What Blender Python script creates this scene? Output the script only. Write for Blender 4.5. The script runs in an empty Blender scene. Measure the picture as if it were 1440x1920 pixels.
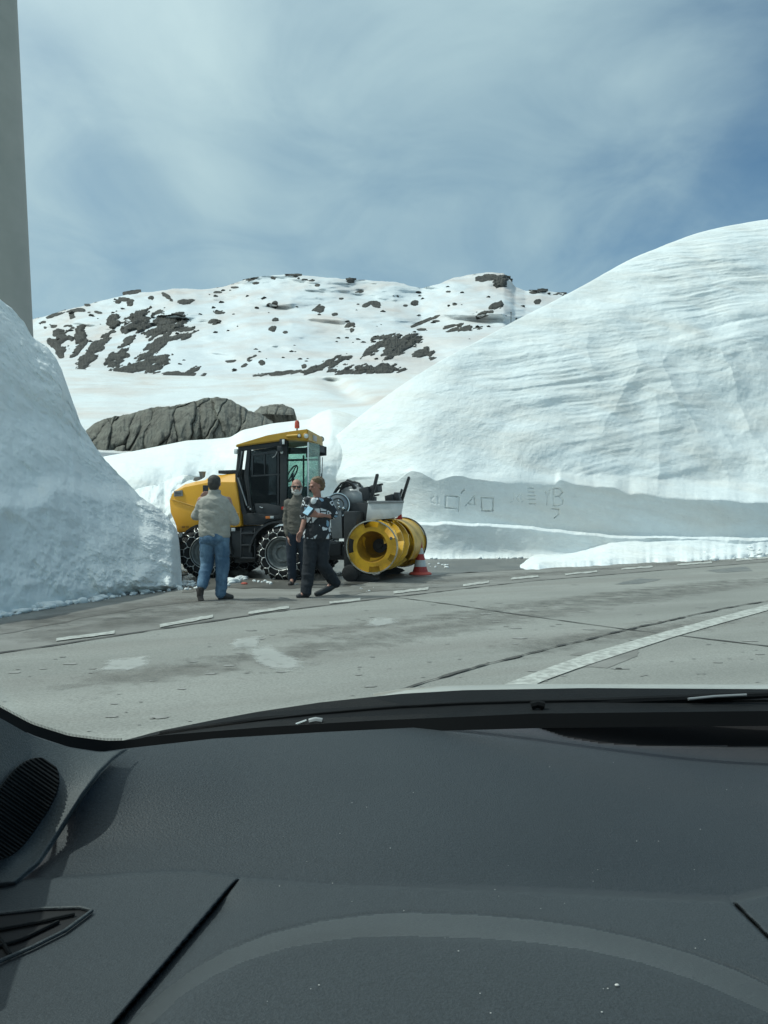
import bpy, bmesh, math, random
import numpy as np
from mathutils import Vector, Matrix
random.seed(7); rng = np.random.default_rng(7)
C = bpy.context.scene.collection
R = math.radians
# ------------------------------------------------------------------ camera
H, F, CY, CX = 1.22, 1442.0, 960.0, 720.0
sc = bpy.context.scene
cam = bpy.data.objects.new('camera', bpy.data.cameras.new('camera')); C.objects.link(cam)
cam.location = (0, 0, H); cam.rotation_euler = (R(90), 0, 0)
cam.data.sensor_fit = 'VERTICAL'; cam.data.sensor_height = 36; cam.data.lens = 36 * F / 1920
cam.data.clip_start = 0.02; cam.data.clip_end = 9000
sc.camera = cam
# ------------------------------------------------------------------ sun, sky, exposure
SUN = Vector((-0.54, 0.035, 0.84)).normalized()
sl = bpy.data.lights.new('sun', 'SUN'); sl.energy = 2.3; sl.angle = R(0.6); sl.color = (1, .965, .91)
so = bpy.data.objects.new('sun', sl); C.objects.link(so); so.rotation_euler = SUN.to_track_quat('Z', 'Y').to_euler()
vs = sc.view_settings; vs.view_transform = 'Standard'; vs.look = 'None'; vs.exposure = 0.27; vs.gamma = 1; vs.use_curve_mapping = False
sc.cycles.max_bounces = 8; sc.cycles.transparent_max_bounces = 12; sc.cycles.caustics_reflective = False; sc.cycles.caustics_refractive = False
try: sc.cycles.use_denoising = True
except Exception: pass

class NT:
    def __init__(s, tree): s.t = tree; s.t.nodes.clear()
    def n(s, typ, **kw):
        nd = s.t.nodes.new(typ)
        for k, v in kw.items():
            if k.startswith('i_'):
                key = k[2:]; key = int(key) if key.isdigit() else key.replace('_', ' ')
                nd.inputs[key].default_value = v
            else: setattr(nd, k, v)
        return nd
    def l(s, a, b): s.t.links.new(a, b)
    def math(s, op, a, b=None, c=None, clamp=False):
        nd = s.t.nodes.new('ShaderNodeMath'); nd.operation = op; nd.use_clamp = clamp
        for i, v in enumerate((a, b, c)):
            if v is None: continue
            if isinstance(v, (int, float)): nd.inputs[i].default_value = v
            else: s.l(v, nd.inputs[i])
        return nd.outputs[0]
    def ramp(s, src, stops, interp='LINEAR'):
        nd = s.t.nodes.new('ShaderNodeValToRGB'); nd.color_ramp.interpolation = interp
        e = nd.color_ramp.elements
        while len(e) < len(stops): e.new(0.5)
        for el, (p, c) in zip(e, stops):
            el.position = p; el.color = (c, c, c, 1) if isinstance(c, (int, float)) else (*c[:3], 1)
        s.l(src, nd.inputs[0]); return nd.outputs[0]
    def mix(s, f, a, b, blend='MIX'):
        nd = s.t.nodes.new('ShaderNodeMix'); nd.data_type = 'RGBA'; nd.blend_type = blend
        for sock, v in ((nd.inputs[0], f), (nd.inputs[6], a), (nd.inputs[7], b)):
            if isinstance(v, (int, float)): sock.default_value = v
            elif isinstance(v, tuple): sock.default_value = (*v[:3], 1)
            else: s.l(v, sock)
        return nd.outputs[2]
    def noise(s, vec, scale, detail=5, rough=.55, dist=0, sx=None):
        if sx is not None:
            m = s.n('ShaderNodeMapping'); m.inputs['Scale'].default_value = sx; s.l(vec, m.inputs[0]); vec = m.outputs[0]
        nd = s.n('ShaderNodeTexNoise'); nd.inputs['Scale'].default_value = scale; nd.inputs['Detail'].default_value = detail
        nd.inputs['Roughness'].default_value = rough; nd.inputs['Distortion'].default_value = dist
        s.l(vec, nd.inputs['Vector']); return nd.outputs[0]

w = bpy.data.worlds.new('World'); sc.world = w; w.use_nodes = True
T = NT(w.node_tree)
out = T.n('ShaderNodeOutputWorld'); bg = T.n('ShaderNodeBackground'); bg.inputs[1].default_value = 0.112
sky = T.n('ShaderNodeTexSky'); sky.sky_type = 'NISHITA'; sky.sun_disc = False
sky.sun_elevation = math.asin(SUN.z); sky.sun_rotation = math.atan2(SUN.x, SUN.y)
sky.altitude = 2000; sky.air_density = 1.0; sky.dust_density = 1.2; sky.ozone_density = 1.5
tc = T.n('ShaderNodeTexCoord'); sep = T.n('ShaderNodeSeparateXYZ'); T.l(tc.outputs['Generated'], sep.inputs[0])
dx, dy, dz = sep.outputs
# clouds on a high flat layer: x/z, y/z
zc = T.math('ADD', T.math('MAXIMUM', dz, 0.0), 0.16)
cx = T.math('DIVIDE', dx, zc); cy = T.math('DIVIDE', dy, zc)
cmb = T.n('ShaderNodeCombineXYZ'); T.l(cx, cmb.inputs[0]); T.l(cy, cmb.inputs[1])
rot = T.n('ShaderNodeMapping'); rot.inputs['Rotation'].default_value = (0, 0, R(-28)); rot.inputs['Scale'].default_value = (1.0, .42, 1); rot.inputs['Location'].default_value = (1.3, .2, 0)
T.l(cmb.outputs[0], rot.inputs[0])
n1 = T.noise(rot.outputs[0], .95, 7, .52, .7)
n2 = T.noise(cmb.outputs[0], 2.4, 8, .56, .8)
nn = T.math('ADD', T.math('MULTIPLY', n1, .66), T.math('MULTIPLY', n2, .34))
# veil thins towards the right hand side of the sky
az = T.math('SUBTRACT', T.math('SUBTRACT', T.math('SUBTRACT', 0.075, T.math('MULTIPLY', dx, 0.12)), T.math('MULTIPLY', T.math('MAXIMUM', T.math('SUBTRACT', dx, 0.17), 0.0), 0.85)), T.math('MULTIPLY', dz, 0.0))
cov = T.math('ADD', nn, az)
cover = T.ramp(cov, [(.16, 0.06), (.32, .30), (.46, .66), (.60, .90), (.75, 1.0)])
nb = T.ramp(nn, [(.36, (2.8, 3.8, 4.5)), (.62, (4.3, 5.2, 5.6))])
hz = T.math('POWER', T.math('SUBTRACT', 1.0, T.math('MAXIMUM', dz, 0.0)), 5.0)
nb = T.mix(T.math('MULTIPLY', hz, .35), nb, (5.0, 5.6, 5.8))
blue = T.mix(1.0, sky.outputs[0], (.66, .86, .86), 'MULTIPLY')
sd = T.n('ShaderNodeVectorMath', operation='DOT_PRODUCT'); T.l(tc.outputs['Generated'], sd.inputs[0]); sd.inputs[1].default_value = tuple(SUN)
sun_fill = T.math('MULTIPLY', T.math('POWER', T.math('MAXIMUM', sd.outputs['Value'], 0.0), 5.0), 1.0)     # unseen glow round the sun, added to fill the shaded snow
nb = T.mix(sun_fill, nb, (15.0, 15.0, 14.6))
T.l(T.mix(cover, blue, nb), bg.inputs[0]); T.l(bg.outputs[0], out.inputs[0])

# ------------------------------------------------------------------ helpers
def P(u, v, Y):                       # the photograph's ray at (u,v), at depth Y
    return ((u - CX) / F * Y, Y, H + (CY - v) / F * Y)
def G(u, v, z=0.0):                   # the ray's point on the ground
    Y = (H - z) * F / (v - CY); return ((u - CX) / F * Y, Y, z)
def hsh(ix, iy, iz, s):
    h = (ix.astype(np.int64) * 374761393 + iy.astype(np.int64) * 668265263 + iz.astype(np.int64) * 2147483647 % 1000003 * 7919 + s * 974711) & 0x7fffffff
    h = ((h ^ (h >> 13)) * 1274126177) & 0x7fffffff; h = ((h ^ (h >> 16)) * 2246822519) & 0x7fffffff
    return ((h ^ (h >> 15)) & 0xffff) / 65535.0
def vn(x, y, z=0.0, s=0):
    x, y, z = np.broadcast_arrays(np.asarray(x, float), np.asarray(y, float), np.asarray(z, float))
    ix, iy, iz = np.floor(x), np.floor(y), np.floor(z); fx, fy, fz = x - ix, y - iy, z - iz
    q = lambda f: f * f * f * (f * (f * 6 - 15) + 10)
    fx, fy, fz = q(fx), q(fy), q(fz); r = 0
    for a in (0, 1):
        for b in (0, 1):
            for c in (0, 1):
                r = r + hsh(ix + a, iy + b, iz + c, s) * (fx if a else 1 - fx) * (fy if b else 1 - fy) * (fz if c else 1 - fz)
    return r * 2 - 1
def fbm(x, y, z=0.0, o=4, s=0, g=.5):
    r = 0; a = 1; t = 0
    for i in range(o):
        k = 2.03 ** i; r = r + a * vn(np.asarray(x) * k + 17 * i, np.asarray(y) * k - 9 * i, np.asarray(z) * k, s + i); t += a; a *= g
    return r / t
def sm(a, b, x): t = np.clip((np.asarray(x, float) - a) / (b - a), 0, 1); return t * t * (3 - 2 * t)
def ip(u, pts): return np.interp(u, [p[0] for p in pts], [p[1] for p in pts])
def ips(u, pts, w=8):                 # smoothed interpolation
    ks = np.linspace(-1.6, 1.6, 25); ws = 1 + np.cos(np.pi * ks / 1.65); ws /= ws.sum()
    return sum(a * ip(np.asarray(u, float) + k * w, pts) for k, a in zip(ks, ws))

def link(name, me, m=None, parent=None, smooth=True, kind=None):
    if m is not None: me.materials.append(m)
    if smooth and len(me.polygons): me.polygons.foreach_set('use_smooth', [True] * len(me.polygons))
    o = bpy.data.objects.new(name, me); C.objects.link(o)
    if parent: o.parent = parent
    if kind: o['kind'] = kind
    return o
def grid(name, Pt, m, parent=None, kind=None, smooth=True, attr=None, flip=False):
    nr, nc, _ = Pt.shape; me = bpy.data.meshes.new(name)
    i = np.arange(nr * nc).reshape(nr, nc)
    a, b, c, d = i[:-1, :-1].ravel(), i[:-1, 1:].ravel(), i[1:, 1:].ravel(), i[1:, :-1].ravel()
    q = np.stack([a, b, c, d] if not flip else [d, c, b, a], 1).astype(np.int32)
    me.vertices.add(nr * nc); me.vertices.foreach_set('co', Pt.reshape(-1).astype(np.float32))
    me.loops.add(q.size); me.loops.foreach_set('vertex_index', q.ravel())
    me.polygons.add(len(q)); me.polygons.foreach_set('loop_start', np.arange(0, q.size, 4, dtype=np.int32))
    me.update(calc_edges=True)
    if attr:
        for k, v in attr.items():
            at = me.attributes.new(k, 'FLOAT', 'POINT'); at.data.foreach_set('value', v.reshape(-1).astype(np.float32))
    return link(name, me, m, parent, smooth, kind)
def PtG(u, v, Y): return np.stack([(u - CX) / F * Y, Y + 0 * u, H + (CY - v) / F * Y], -1)
def tag(o, label=None, cat=None, group=None):
    if label: o['label'] = label
    if cat: o['category'] = cat
    if group: o['group'] = group
    return o
def empty(name, loc, label, cat, group=None, rz=0):
    o = bpy.data.objects.new(name, None); C.objects.link(o); o.location = loc; o.rotation_euler = (0, 0, rz)
    o.empty_display_size = .2
    return tag(o, label, cat, group)
class B:
    """collects shapes into one mesh"""
    def __init__(s): s.b = bmesh.new()
    def box(s, lo, hi, bev=0, M=None):
        r = bmesh.ops.create_cube(s.b, size=1)['verts']
        c = [(a + b) / 2 for a, b in zip(lo, hi)]; d = [abs(b - a) for a, b in zip(lo, hi)]
        for v in r: v.co = Vector((c[0] + v.co.x * d[0], c[1] + v.co.y * d[1], c[2] + v.co.z * d[2]))
        if M is not None: bmesh.ops.transform(s.b, matrix=M, verts=r)
        if bev:
            es = list({e for v in r for e in v.link_edges}); bmesh.ops.bevel(s.b, geom=es, offset=bev, segments=2, affect='EDGES', profile=.6)
        return s
    def prism(s, pts, y0, y1, bev=0, tap=None):
        """pts in (x,z), extruded along y"""
        a = [s.b.verts.new((p[0], y0, p[1])) for p in pts]; b = [s.b.verts.new((p[0], y1, p[1])) for p in pts]
        fs = [s.b.faces.new(a), s.b.faces.new(b[::-1])]; n = len(pts)
        for i in range(n): fs.append(s.b.faces.new((a[i], b[i], b[(i + 1) % n], a[(i + 1) % n])))
        bmesh.ops.recalc_face_normals(s.b, faces=fs)
        if bev:
            es = list({e for f in fs for e in f.edges}); bmesh.ops.bevel(s.b, geom=es, offset=bev, segments=2, affect='EDGES', profile=.6)
        return s
    def tube(s, pts, r, n=8, cap=True):
        pts = [Vector(p) for p in pts]; rs = r if isinstance(r, (list, tuple)) else [r] * len(pts); rings = []
        up = Vector((0, 0, 1))
        for i, p in enumerate(pts):
            d = (pts[min(i + 1, len(pts) - 1)] - pts[max(i - 1, 0)]).normalized()
            x = d.cross(up); x = d.cross(Vector((0, 1, 0))) if x.length < .05 else x
            x.normalize(); y = d.cross(x)
            rings.append([s.b.verts.new(p + (x * math.cos(2 * math.pi * k / n) + y * math.sin(2 * math.pi * k / n)) * rs[i]) for k in range(n)])
        for a, b in zip(rings, rings[1:]):
            for k in range(n): s.b.faces.new((a[k], a[(k + 1) % n], b[(k + 1) % n], b[k]))
        if cap: s.b.faces.new(rings[0][::-1]); s.b.faces.new(rings[-1])
        return s
    def lathe(s, prof, n=32, M=None, a0=0, a1=2 * math.pi, closed=False):
        """prof (r, y): turned about the y axis"""
        full = abs(a1 - a0) > 6.28; m = n if full else n + 1; rings = []
        for k in range(m):
            a = a0 + (a1 - a0) * k / n
            rings.append([s.b.verts.new((r * math.cos(a), y, r * math.sin(a))) for r, y in prof])
        vs_ = [v for r in rings for v in r]; L = len(prof)
        for k in range(n):
            A, Bn = rings[k], rings[(k + 1) % m]
            for j in range(L if closed else L - 1):
                f = (A[j], A[(j + 1) % L], Bn[(j + 1) % L], Bn[j])
                if len(set(f)) == 4: s.b.faces.new(f)
        if closed and not full: s.b.faces.new(rings[0]); s.b.faces.new(rings[-1][::-1])
        if M is not None: bmesh.ops.transform(s.b, matrix=M, verts=vs_)
        return s
    def ball(s, c, r, n=12, M=None):
        rr = (r, r, r) if isinstance(r, (int, float)) else r
        vv = bmesh.ops.create_uvsphere(s.b, u_segments=n * 2 if n > 6 else 10, v_segments=n if n > 6 else 6, radius=1)['verts']
        for v in vv: v.co = Vector((v.co.x * rr[0], v.co.y * rr[1], v.co.z * rr[2]))
        if M is not None: bmesh.ops.transform(s.b, matrix=M, verts=vv)
        bmesh.ops.translate(s.b, vec=c, verts=vv)
        return s
    def poly(s, pts):
        s.b.faces.new([s.b.verts.new(p) for p in pts]); return s
    def build(s, name, m, parent=None, smooth=False, kind=None, recalc=True):
        if recalc: bmesh.ops.recalc_face_normals(s.b, faces=s.b.faces)
        me = bpy.data.meshes.new(name); s.b.to_mesh(me); s.b.free(); 
        o = link(name, me, m, parent, False, kind)
        if smooth:
            me.polygons.foreach_set('use_smooth', [True] * len(me.polygons))
            if smooth != 'all':
                try: me.set_sharp_from_angle(angle=R(38))
                except Exception: pass
        return o

# ------------------------------------------------------------------ materials
def M_(name, c, c2=None, ns=4.0, rough=.6, metal=0.0, bump=0.0, bs=40, spec=.5, dist=.02, coat=0, sx=None, lo=.35, hi=.65, detail=6):
    m = bpy.data.materials.new(name); m.use_nodes = True; t = NT(m.node_tree)
    o = t.n('ShaderNodeOutputMaterial'); p = t.n('ShaderNodeBsdfPrincipled'); t.l(p.outputs[0], o.inputs[0])
    p.inputs['Roughness'].default_value = rough; p.inputs['Metallic'].default_value = metal
    p.inputs['Specular IOR Level'].default_value = spec; p.inputs['Coat Weight'].default_value = coat
    tcn = t.n('ShaderNodeTexCoord').outputs['Object']
    if c2 is not None:
        f = t.ramp(t.noise(tcn, ns, detail, .6, 0, sx), [(lo, 0.0), (hi, 1.0)])
        t.l(t.mix(f, tuple(c), tuple(c2)), p.inputs['Base Color'])
        t.l(t.math('ADD', t.math('MULTIPLY', f, .12), rough - .04), p.inputs['Roughness'])
    else: p.inputs['Base Color'].default_value = (*c, 1)
    if bump:
        b = t.n('ShaderNodeBump'); b.inputs['Strength'].default_value = bump; b.inputs['Distance'].default_value = dist
        t.l(t.noise(tcn, bs, 6, .6), b.inputs['Height']); t.l(b.outputs[0], p.inputs['Normal'])
    m['nt'] = 1
    return m
def snow_mat(name, scale=1.0, dust=.25, bump=.6, strata=False, base=(.80, .84, .835), dustc=(.66, .55, .46), fine=1.0, dscale=.35):
    m = bpy.data.materials.new(name); m.use_nodes = True; t = NT(m.node_tree)
    o = t.n('ShaderNodeOutputMaterial'); p = t.n('ShaderNodeBsdfPrincipled'); t.l(p.outputs[0], o.inputs[0])
    p.inputs['Roughness'].default_value = .75; p.inputs['Specular IOR Level'].default_value = .15
    tcn = t.n('ShaderNodeTexCoord').outputs['Object']
    sxx = (1, 1, 4.5) if strata else (1, .5, 1)
    mp = t.n('ShaderNodeMapping'); mp.inputs['Rotation'].default_value = (0, R(-9) if strata else 0, 0); t.l(tcn, mp.inputs[0]); vec = mp.outputs[0]
    d = t.ramp(t.noise(vec, dscale / scale, 6, .62, .3, sxx), [(.42, 0.0), (.70, 1.0)])
    col = t.mix(t.math('MULTIPLY', d, dust), base, dustc)
    g = t.ramp(t.noise(tcn, 3.5 / scale, 6, .65), [(.3, .92), (.7, 1.0)])
    col = t.mix(1.0, col, g, 'MULTIPLY')
    if strata:
        st = t.ramp(t.noise(vec, .55 / scale, 7, .68, .2, (.35, .35, 9)), [(.54, 0.0), (.70, 1.0)])
        col = t.mix(t.math('MULTIPLY', st, .20), col, (.60, .585, .55))
    t.l(col, p.inputs['Base Color'])
    b1 = t.n('ShaderNodeBump'); b1.inputs['Strength'].default_value = bump; b1.inputs['Distance'].default_value = .05 * scale
    t.l(t.noise(vec, 3.0 / scale, 9, .62, .2, (1, 1, 1.8) if strata else None), b1.inputs['Height'])
    b2 = t.n('ShaderNodeBump'); b2.inputs['Strength'].default_value = .45 * fine; b2.inputs['Distance'].default_value = .01 * scale
    t.l(t.noise(tcn, 22 / scale, 4, .6), b2.inputs['Height']); t.l(b1.outputs[0], b2.inputs['Normal'])
    t.l(b2.outputs[0], p.inputs['Normal'])
    return m
m_bank = snow_mat('cut snow wall', 1, .32, .6, True, dustc=(.66, .56, .45))
m_left = snow_mat('shaded snow bank', 1, .22, .65, False, base=(.84, .865, .85), dustc=(.66, .61, .54))
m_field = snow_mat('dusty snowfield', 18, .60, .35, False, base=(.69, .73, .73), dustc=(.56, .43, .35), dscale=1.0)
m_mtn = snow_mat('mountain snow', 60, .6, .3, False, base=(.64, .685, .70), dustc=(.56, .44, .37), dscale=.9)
m_snow = snow_mat('loose snow', .6, .15, .6)
def rock_mat(name, sc_, dark=(.030, .030, .028), mid=(.085, .08, .07), lich=(.12, .125, .105)):
    m = bpy.data.materials.new(name); m.use_nodes = True; t = NT(m.node_tree)
    o = t.n('ShaderNodeOutputMaterial'); p = t.n('ShaderNodeBsdfPrincipled'); t.l(p.outputs[0], o.inputs[0])
    p.inputs['Roughness'].default_value = .85; p.inputs['Specular IOR Level'].default_value = .2
    tcn = t.n('ShaderNodeTexCoord').outputs['Object']
    a = t.ramp(t.noise(tcn, 1.2 / sc_, 8, .65, .4), [(.36, 0.0), (.62, 1.0)])
    col = t.mix(a, mid, lich)
    b = t.ramp(t.noise(tcn, 2.4 / sc_, 7, .7, 1.0, (1, 1, .35)), [(.30, 1.0), (.50, 0.0)])
    col = t.mix(b, col, dark)
    t.l(col, p.inputs['Base Color'])
    b1 = t.n('ShaderNodeBump'); b1.inputs['Strength'].default_value = .9; b1.inputs['Distance'].default_value = .25 * sc_
    t.l(t.noise(tcn, 1.8 / sc_, 9, .68, .6, (1, 1, .5)), b1.inputs['Height']); t.l(b1.outputs[0], p.inputs['Normal'])
    return m
m_rock = rock_mat('mountain rock', 14, (.020, .022, .022), (.052, .050, .046), (.085, .083, .072))
m_rockn = rock_mat('near rock', 1.6, (.045, .043, .038), (.145, .138, .118), (.21, .21, .18))
# ------------------------------------------------------------------ ground, road
m_lot = M_('worn asphalt', (.15, .145, .13), (.25, .245, .225), .9, .75, bump=.35, bs=70, dist=.01, sx=(.35, 1.5, 1))
def road_mat():
    m = bpy.data.materials.new('pale road surface'); m.use_nodes = True; t = NT(m.node_tree)
    o = t.n('ShaderNodeOutputMaterial'); p = t.n('ShaderNodeBsdfPrincipled'); t.l(p.outputs[0], o.inputs[0])
    tcn = t.n('ShaderNodeTexCoord').outputs['Object']
    rt = t.n('ShaderNodeMapping'); rt.inputs['Rotation'].default_value = (0, 0, R(-24)); t.l(tcn, rt.inputs[0]); rv = rt.outputs[0]
    big = t.ramp(t.noise(rv, .55, 6, .6, .3, (.35, 1.6, 1)), [(.35, 0.0), (.68, 1.0)])
    col = t.mix(big, (.225, .225, .204), (.305, .305, .278))
    track = t.ramp(t.noise(rv, .8, 4, .6, .2, (.08, 1.6, 1)), [(.50, 0.0), (.66, 1.0)])
    col = t.mix(t.math('MULTIPLY', track, .38), col, (.20, .185, .165))
    gr = t.ramp(t.noise(tcn, 55, 3, .7), [(.30, .72), (.52, 1.0), (.75, 1.18)])
    col = t.mix(1.0, col, gr, 'MULTIPLY')
    sp = t.n('ShaderNodeTexVoronoi'); sp.inputs['Scale'].default_value = 2.3; mp = t.n('ShaderNodeMapping'); mp.inputs['Scale'].default_value = (.8, 1.0, 1); t.l(rv, mp.inputs[0])
    dn = t.n('ShaderNodeVectorMath', operation='ADD'); t.l(mp.outputs[0], dn.inputs[0])
    nz = t.n('ShaderNodeTexNoise'); nz.inputs['Scale'].default_value = 5; t.l(tcn, nz.inputs['Vector'])
    sc2 = t.n('ShaderNodeVectorMath', operation='SCALE'); sc2.inputs['Scale'].default_value = .35; t.l(nz.outputs[1], sc2.inputs[0]); t.l(sc2.outputs[0], dn.inputs[1])
    t.l(dn.outputs[0], sp.inputs['Vector'])
    rs = t.n('ShaderNodeSeparateColor'); t.l(sp.outputs['Color'], rs.inputs[0])
    rad = t.math('MULTIPLY', T_pow(t, rs.outputs[0]), .11)
    spot = t.math('LESS_THAN', sp.outputs['Distance'], rad)
    wet = t.ramp(t.noise(tcn, .35, 4, .5), [(.42, 0.0), (.55, 1.0)])
    col = t.mix(t.math('MULTIPLY', t.math('MULTIPLY', spot, wet), .3), col, (.12, .115, .10))
    t.l(col, p.inputs['Base Color']); p.inputs['Roughness'].default_value = .72; p.inputs['Specular IOR Level'].default_value = .35
    b = t.n('ShaderNodeBump'); b.inputs['Strength'].default_value = .4; b.inputs['Distance'].default_value = .006
    t.l(t.noise(tcn, 90, 4, .7), b.inputs['Height']); t.l(b.outputs[0], p.inputs['Normal'])
    return m
def T_pow(t, s): return t.math('POWER', s, 3.0)
m_road = road_mat()
m_crack = M_('tarred crack', (.035, .035, .032), (.09, .088, .08), 6, .8)
m_paint = M_('worn white road paint', (.48, .49, .45), (.31, .31, .285), 14, .75, bump=.3, bs=60, dist=.005, lo=.40, hi=.58)
def faded_mat():
    m = bpy.data.materials.new('faded road paint'); m.use_nodes = True; t = NT(m.node_tree)
    o = t.n('ShaderNodeOutputMaterial'); p = t.n('ShaderNodeBsdfPrincipled'); p.inputs['Base Color'].default_value = (.52, .53, .50, 1); p.inputs['Roughness'].default_value = .75
    tr = t.n('ShaderNodeBsdfTransparent'); mx = t.n('ShaderNodeMixShader'); at = t.n('ShaderNodeAttribute', attribute_name='wear'); tcn = t.n('ShaderNodeTexCoord').outputs['Object']
    n_ = t.math('ADD', t.math('MULTIPLY', t.noise(tcn, 9, 6, .75), .9), t.math('MULTIPLY', at.outputs['Fac'], .42))
    t.l(t.math('MULTIPLY', t.ramp(n_, [(.54, 0.0), (.84, 1.0)]), .55), mx.inputs[0]); t.l(tr.outputs[0], mx.inputs[1]); t.l(p.outputs[0], mx.inputs[2]); t.l(mx.outputs[0], o.inputs[0]); return m
m_paintf = faded_mat()
m_damp_shade = M_('damp and shaded asphalt', (.075, .072, .065), (.16, .155, .14), 1.5, .38, bump=.2, bs=60, dist=.005)
g = np.zeros((2, 2, 3)); g[0, 0] = (-4000, -60, -.06); g[0, 1] = (4000, -60, -.06); g[1, 0] = (-4000, 5500, -.06); g[1, 1] = (4000, 5500, -.06)
grid('ground', g, m_snow, kind='structure', smooth=False)
g = np.zeros((2, 2, 3)); g[0, 0] = (-30, -12, 0); g[0, 1] = (45, -12, 0); g[1, 0] = (-30, 34, 0); g[1, 1] = (45, 34, 0)
grid('parking_lot', g, m_lot, kind='structure', smooth=False)
SEAM = [(0, 1226), (90, 1213), (300, 1181), (500, 1150), (740, 1120), (1000, 1090), (1240, 1070), (1440, 1054)]
seam = [G(*p) for p in SEAM]
def ext(a, b, d): a, b = Vector(a), Vector(b); return tuple(b + (b - a).normalized() * d)
seam_w = [ext(seam[1], seam[0], 14)] + seam + [ext(seam[-2], seam[-1], 22)]
g = np.zeros((2, len(seam_w), 3))
for i, p in enumerate(seam_w): g[0, i] = (p[0] + 0, -11, .004) if i else (-20, -11, .004); g[1, i] = (p[0], p[1], .004)
road = grid('road', g, m_road, kind='structure', smooth=False)
def ribbon(name, pts, wd, z, m, parent=None, kind=None, jit=0.0, step=.12, wj=0.0, seed=1):
    rg = random.Random(seed); pp = [Vector((p[0], p[1], 0)) for p in pts]; L = []
    for a, b in zip(pp, pp[1:]):
        n = max(1, int((b - a).length / step))
        L += [a.lerp(b, i / n) for i in range(n)]
    L.append(pp[-1]); b = B(); prev = None; off = 0
    for i, p in enumerate(L):
        d = (L[min(i + 1, len(L) - 1)] - L[max(i - 1, 0)]).normalized(); nrm = Vector((-d.y, d.x, 0))
        off = off * .85 + rg.uniform(-jit, jit); w2 = wd / 2 * (1 + rg.uniform(-wj, wj))
        c = p + nrm * off; e = (b.b.verts.new((c + nrm * w2).to_tuple()[:2] + (z,)), b.b.verts.new((c - nrm * w2).to_tuple()[:2] + (z,)))
        if prev: b.b.faces.new((prev[0], prev[1], e[1], e[0]))
        prev = e
    return b.build(name, m, parent, kind=kind)
ribbon('pavement_joint', seam_w, .055, .010, m_crack, road, jit=.006, wj=.5)
ribbon('crack', [G(*p) for p in [(745, 1121), (850, 1135), (960, 1152), (1170, 1181), (1300, 1196), (1440, 1213), (1700, 1250)]], .032, .010, m_crack, road, jit=.006, wj=.6, seed=4)
ribbon('crack', [G(*p) for p in [(640, 1336), (710, 1308), (780, 1286), (900, 1250), (1010, 1222), (1160, 1185), (1250, 1166), (1350, 1143), (1440, 1128), (1700, 1090)]], .030, .014, m_crack, road, jit=.012, wj=.8, seed=9)
# solid white line
b = B(); up = [(960, 1277), (1030, 1251), (1100, 1226), (1240, 1186), (1340, 1159), (1440, 1133), (1700, 1082)]; lo = [(1017, 1277), (1080, 1254), (1140, 1234), (1260, 1195), (1350, 1169), (1440, 1144), (1700, 1090)]
up = [(860, 1320)] + up; lo = [(925, 1320)] + lo
U = [b.b.verts.new(G(p[0], p[1], .012)) for p in up]; L_ = [b.b.verts.new(G(p[0], p[1], .012)) for p in lo]
for i in range(len(U) - 1): b.b.faces.new((U[i], L_[i], L_[i + 1], U[i + 1]))
b.build('solid_line', m_paint, road)
for i, (a, c, hgt) in enumerate([((105, 1200), (215, 1186), 5.5), ((300, 1174), (400, 1156), 6), ((465, 1150), (542, 1139), 5), ((618, 1131), (676, 1124), 4.5), ((738, 1112), (803, 1104), 4.5), ((868, 1098), (917, 1092), 4), ((958, 1086), (1010, 1081), 3.5), ((1060, 1078), (1120, 1072), 3), ((1165, 1068), (1224, 1063), 3), ((1270, 1060), (1335, 1055), 3), ((1380, 1051), (1442, 1046), 3)]):
    b = B(); rg = random.Random(i); top = []; bot = []
    for k in range(9):
        f = k / 8; u = a[0] + (c[0] - a[0]) * f; v = a[1] + (c[1] - a[1]) * f - 1
        top.append(b.b.verts.new(G(u + rg.uniform(-1, 1), v - hgt * .5 + rg.uniform(-.7, .7), .010))); bot.append(b.b.verts.new(G(u, v + hgt * .5 + rg.uniform(-.7, .5), .010)))
    for k in range(8): b.b.faces.new((top[k], bot[k], bot[k + 1], top[k + 1]))
    b.build('lane_dash', m_paint, road)
def patch(name, poly, m, z=.010, jag=1.5, seed=0, kind=None):
    if name == 'faded_marking':
        pp = []; 
        for i in range(len(poly)):
            for k in range(6): f = k / 6; pp.append(tuple(poly[i][j] * (1 - f) + poly[(i + 1) % len(poly)][j] * f for j in (0, 1)))
        cx0 = sum(p[0] for p in pp) / len(pp); cy0 = sum(p[1] for p in pp) / len(pp); rows = []; wr = []
        for r_, a_ in ((1.35, 0), (1.0, .45), (.7, 1), (.35, 1), (0.01, 1)): rows.append([G(cx0 + (p[0] - cx0) * r_, cy0 + (p[1] - cy0) * r_, z) for p in pp + pp[:1]]); wr.append([a_] * (len(pp) + 1))
        return grid(name, np.array(rows), m, road, attr={'wear': np.array(wr, float)}, smooth=False)
    rg = random.Random(seed); b = B(); pts = []
    for i in range(len(poly)):
        p, q = poly[i], poly[(i + 1) % len(poly)]
        for k in range(5):
            f = k / 5; pts.append((p[0] + (q[0] - p[0]) * f + rg.uniform(-jag, jag) * 2, p[1] + (q[1] - p[1]) * f + rg.uniform(-jag, jag) * .6))
    b.poly([G(p[0], p[1], z) for p in pts]); bmesh.ops.triangulate(b.b, faces=b.b.faces)
    return b.build(name, m, road, kind=kind)
patch('faded_marking', [(190, 1256), (205, 1238), (275, 1230), (278, 1246), (240, 1257)], m_paintf, seed=1)
patch('faded_marking', [(432, 1207), (445, 1198), (488, 1193), (486, 1214), (440, 1216)], m_paintf, seed=2)
patch('faded_marking', [(462, 1216), (500, 1209), (566, 1240), (560, 1254), (515, 1256), (480, 1240)], m_paintf, seed=3)
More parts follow.
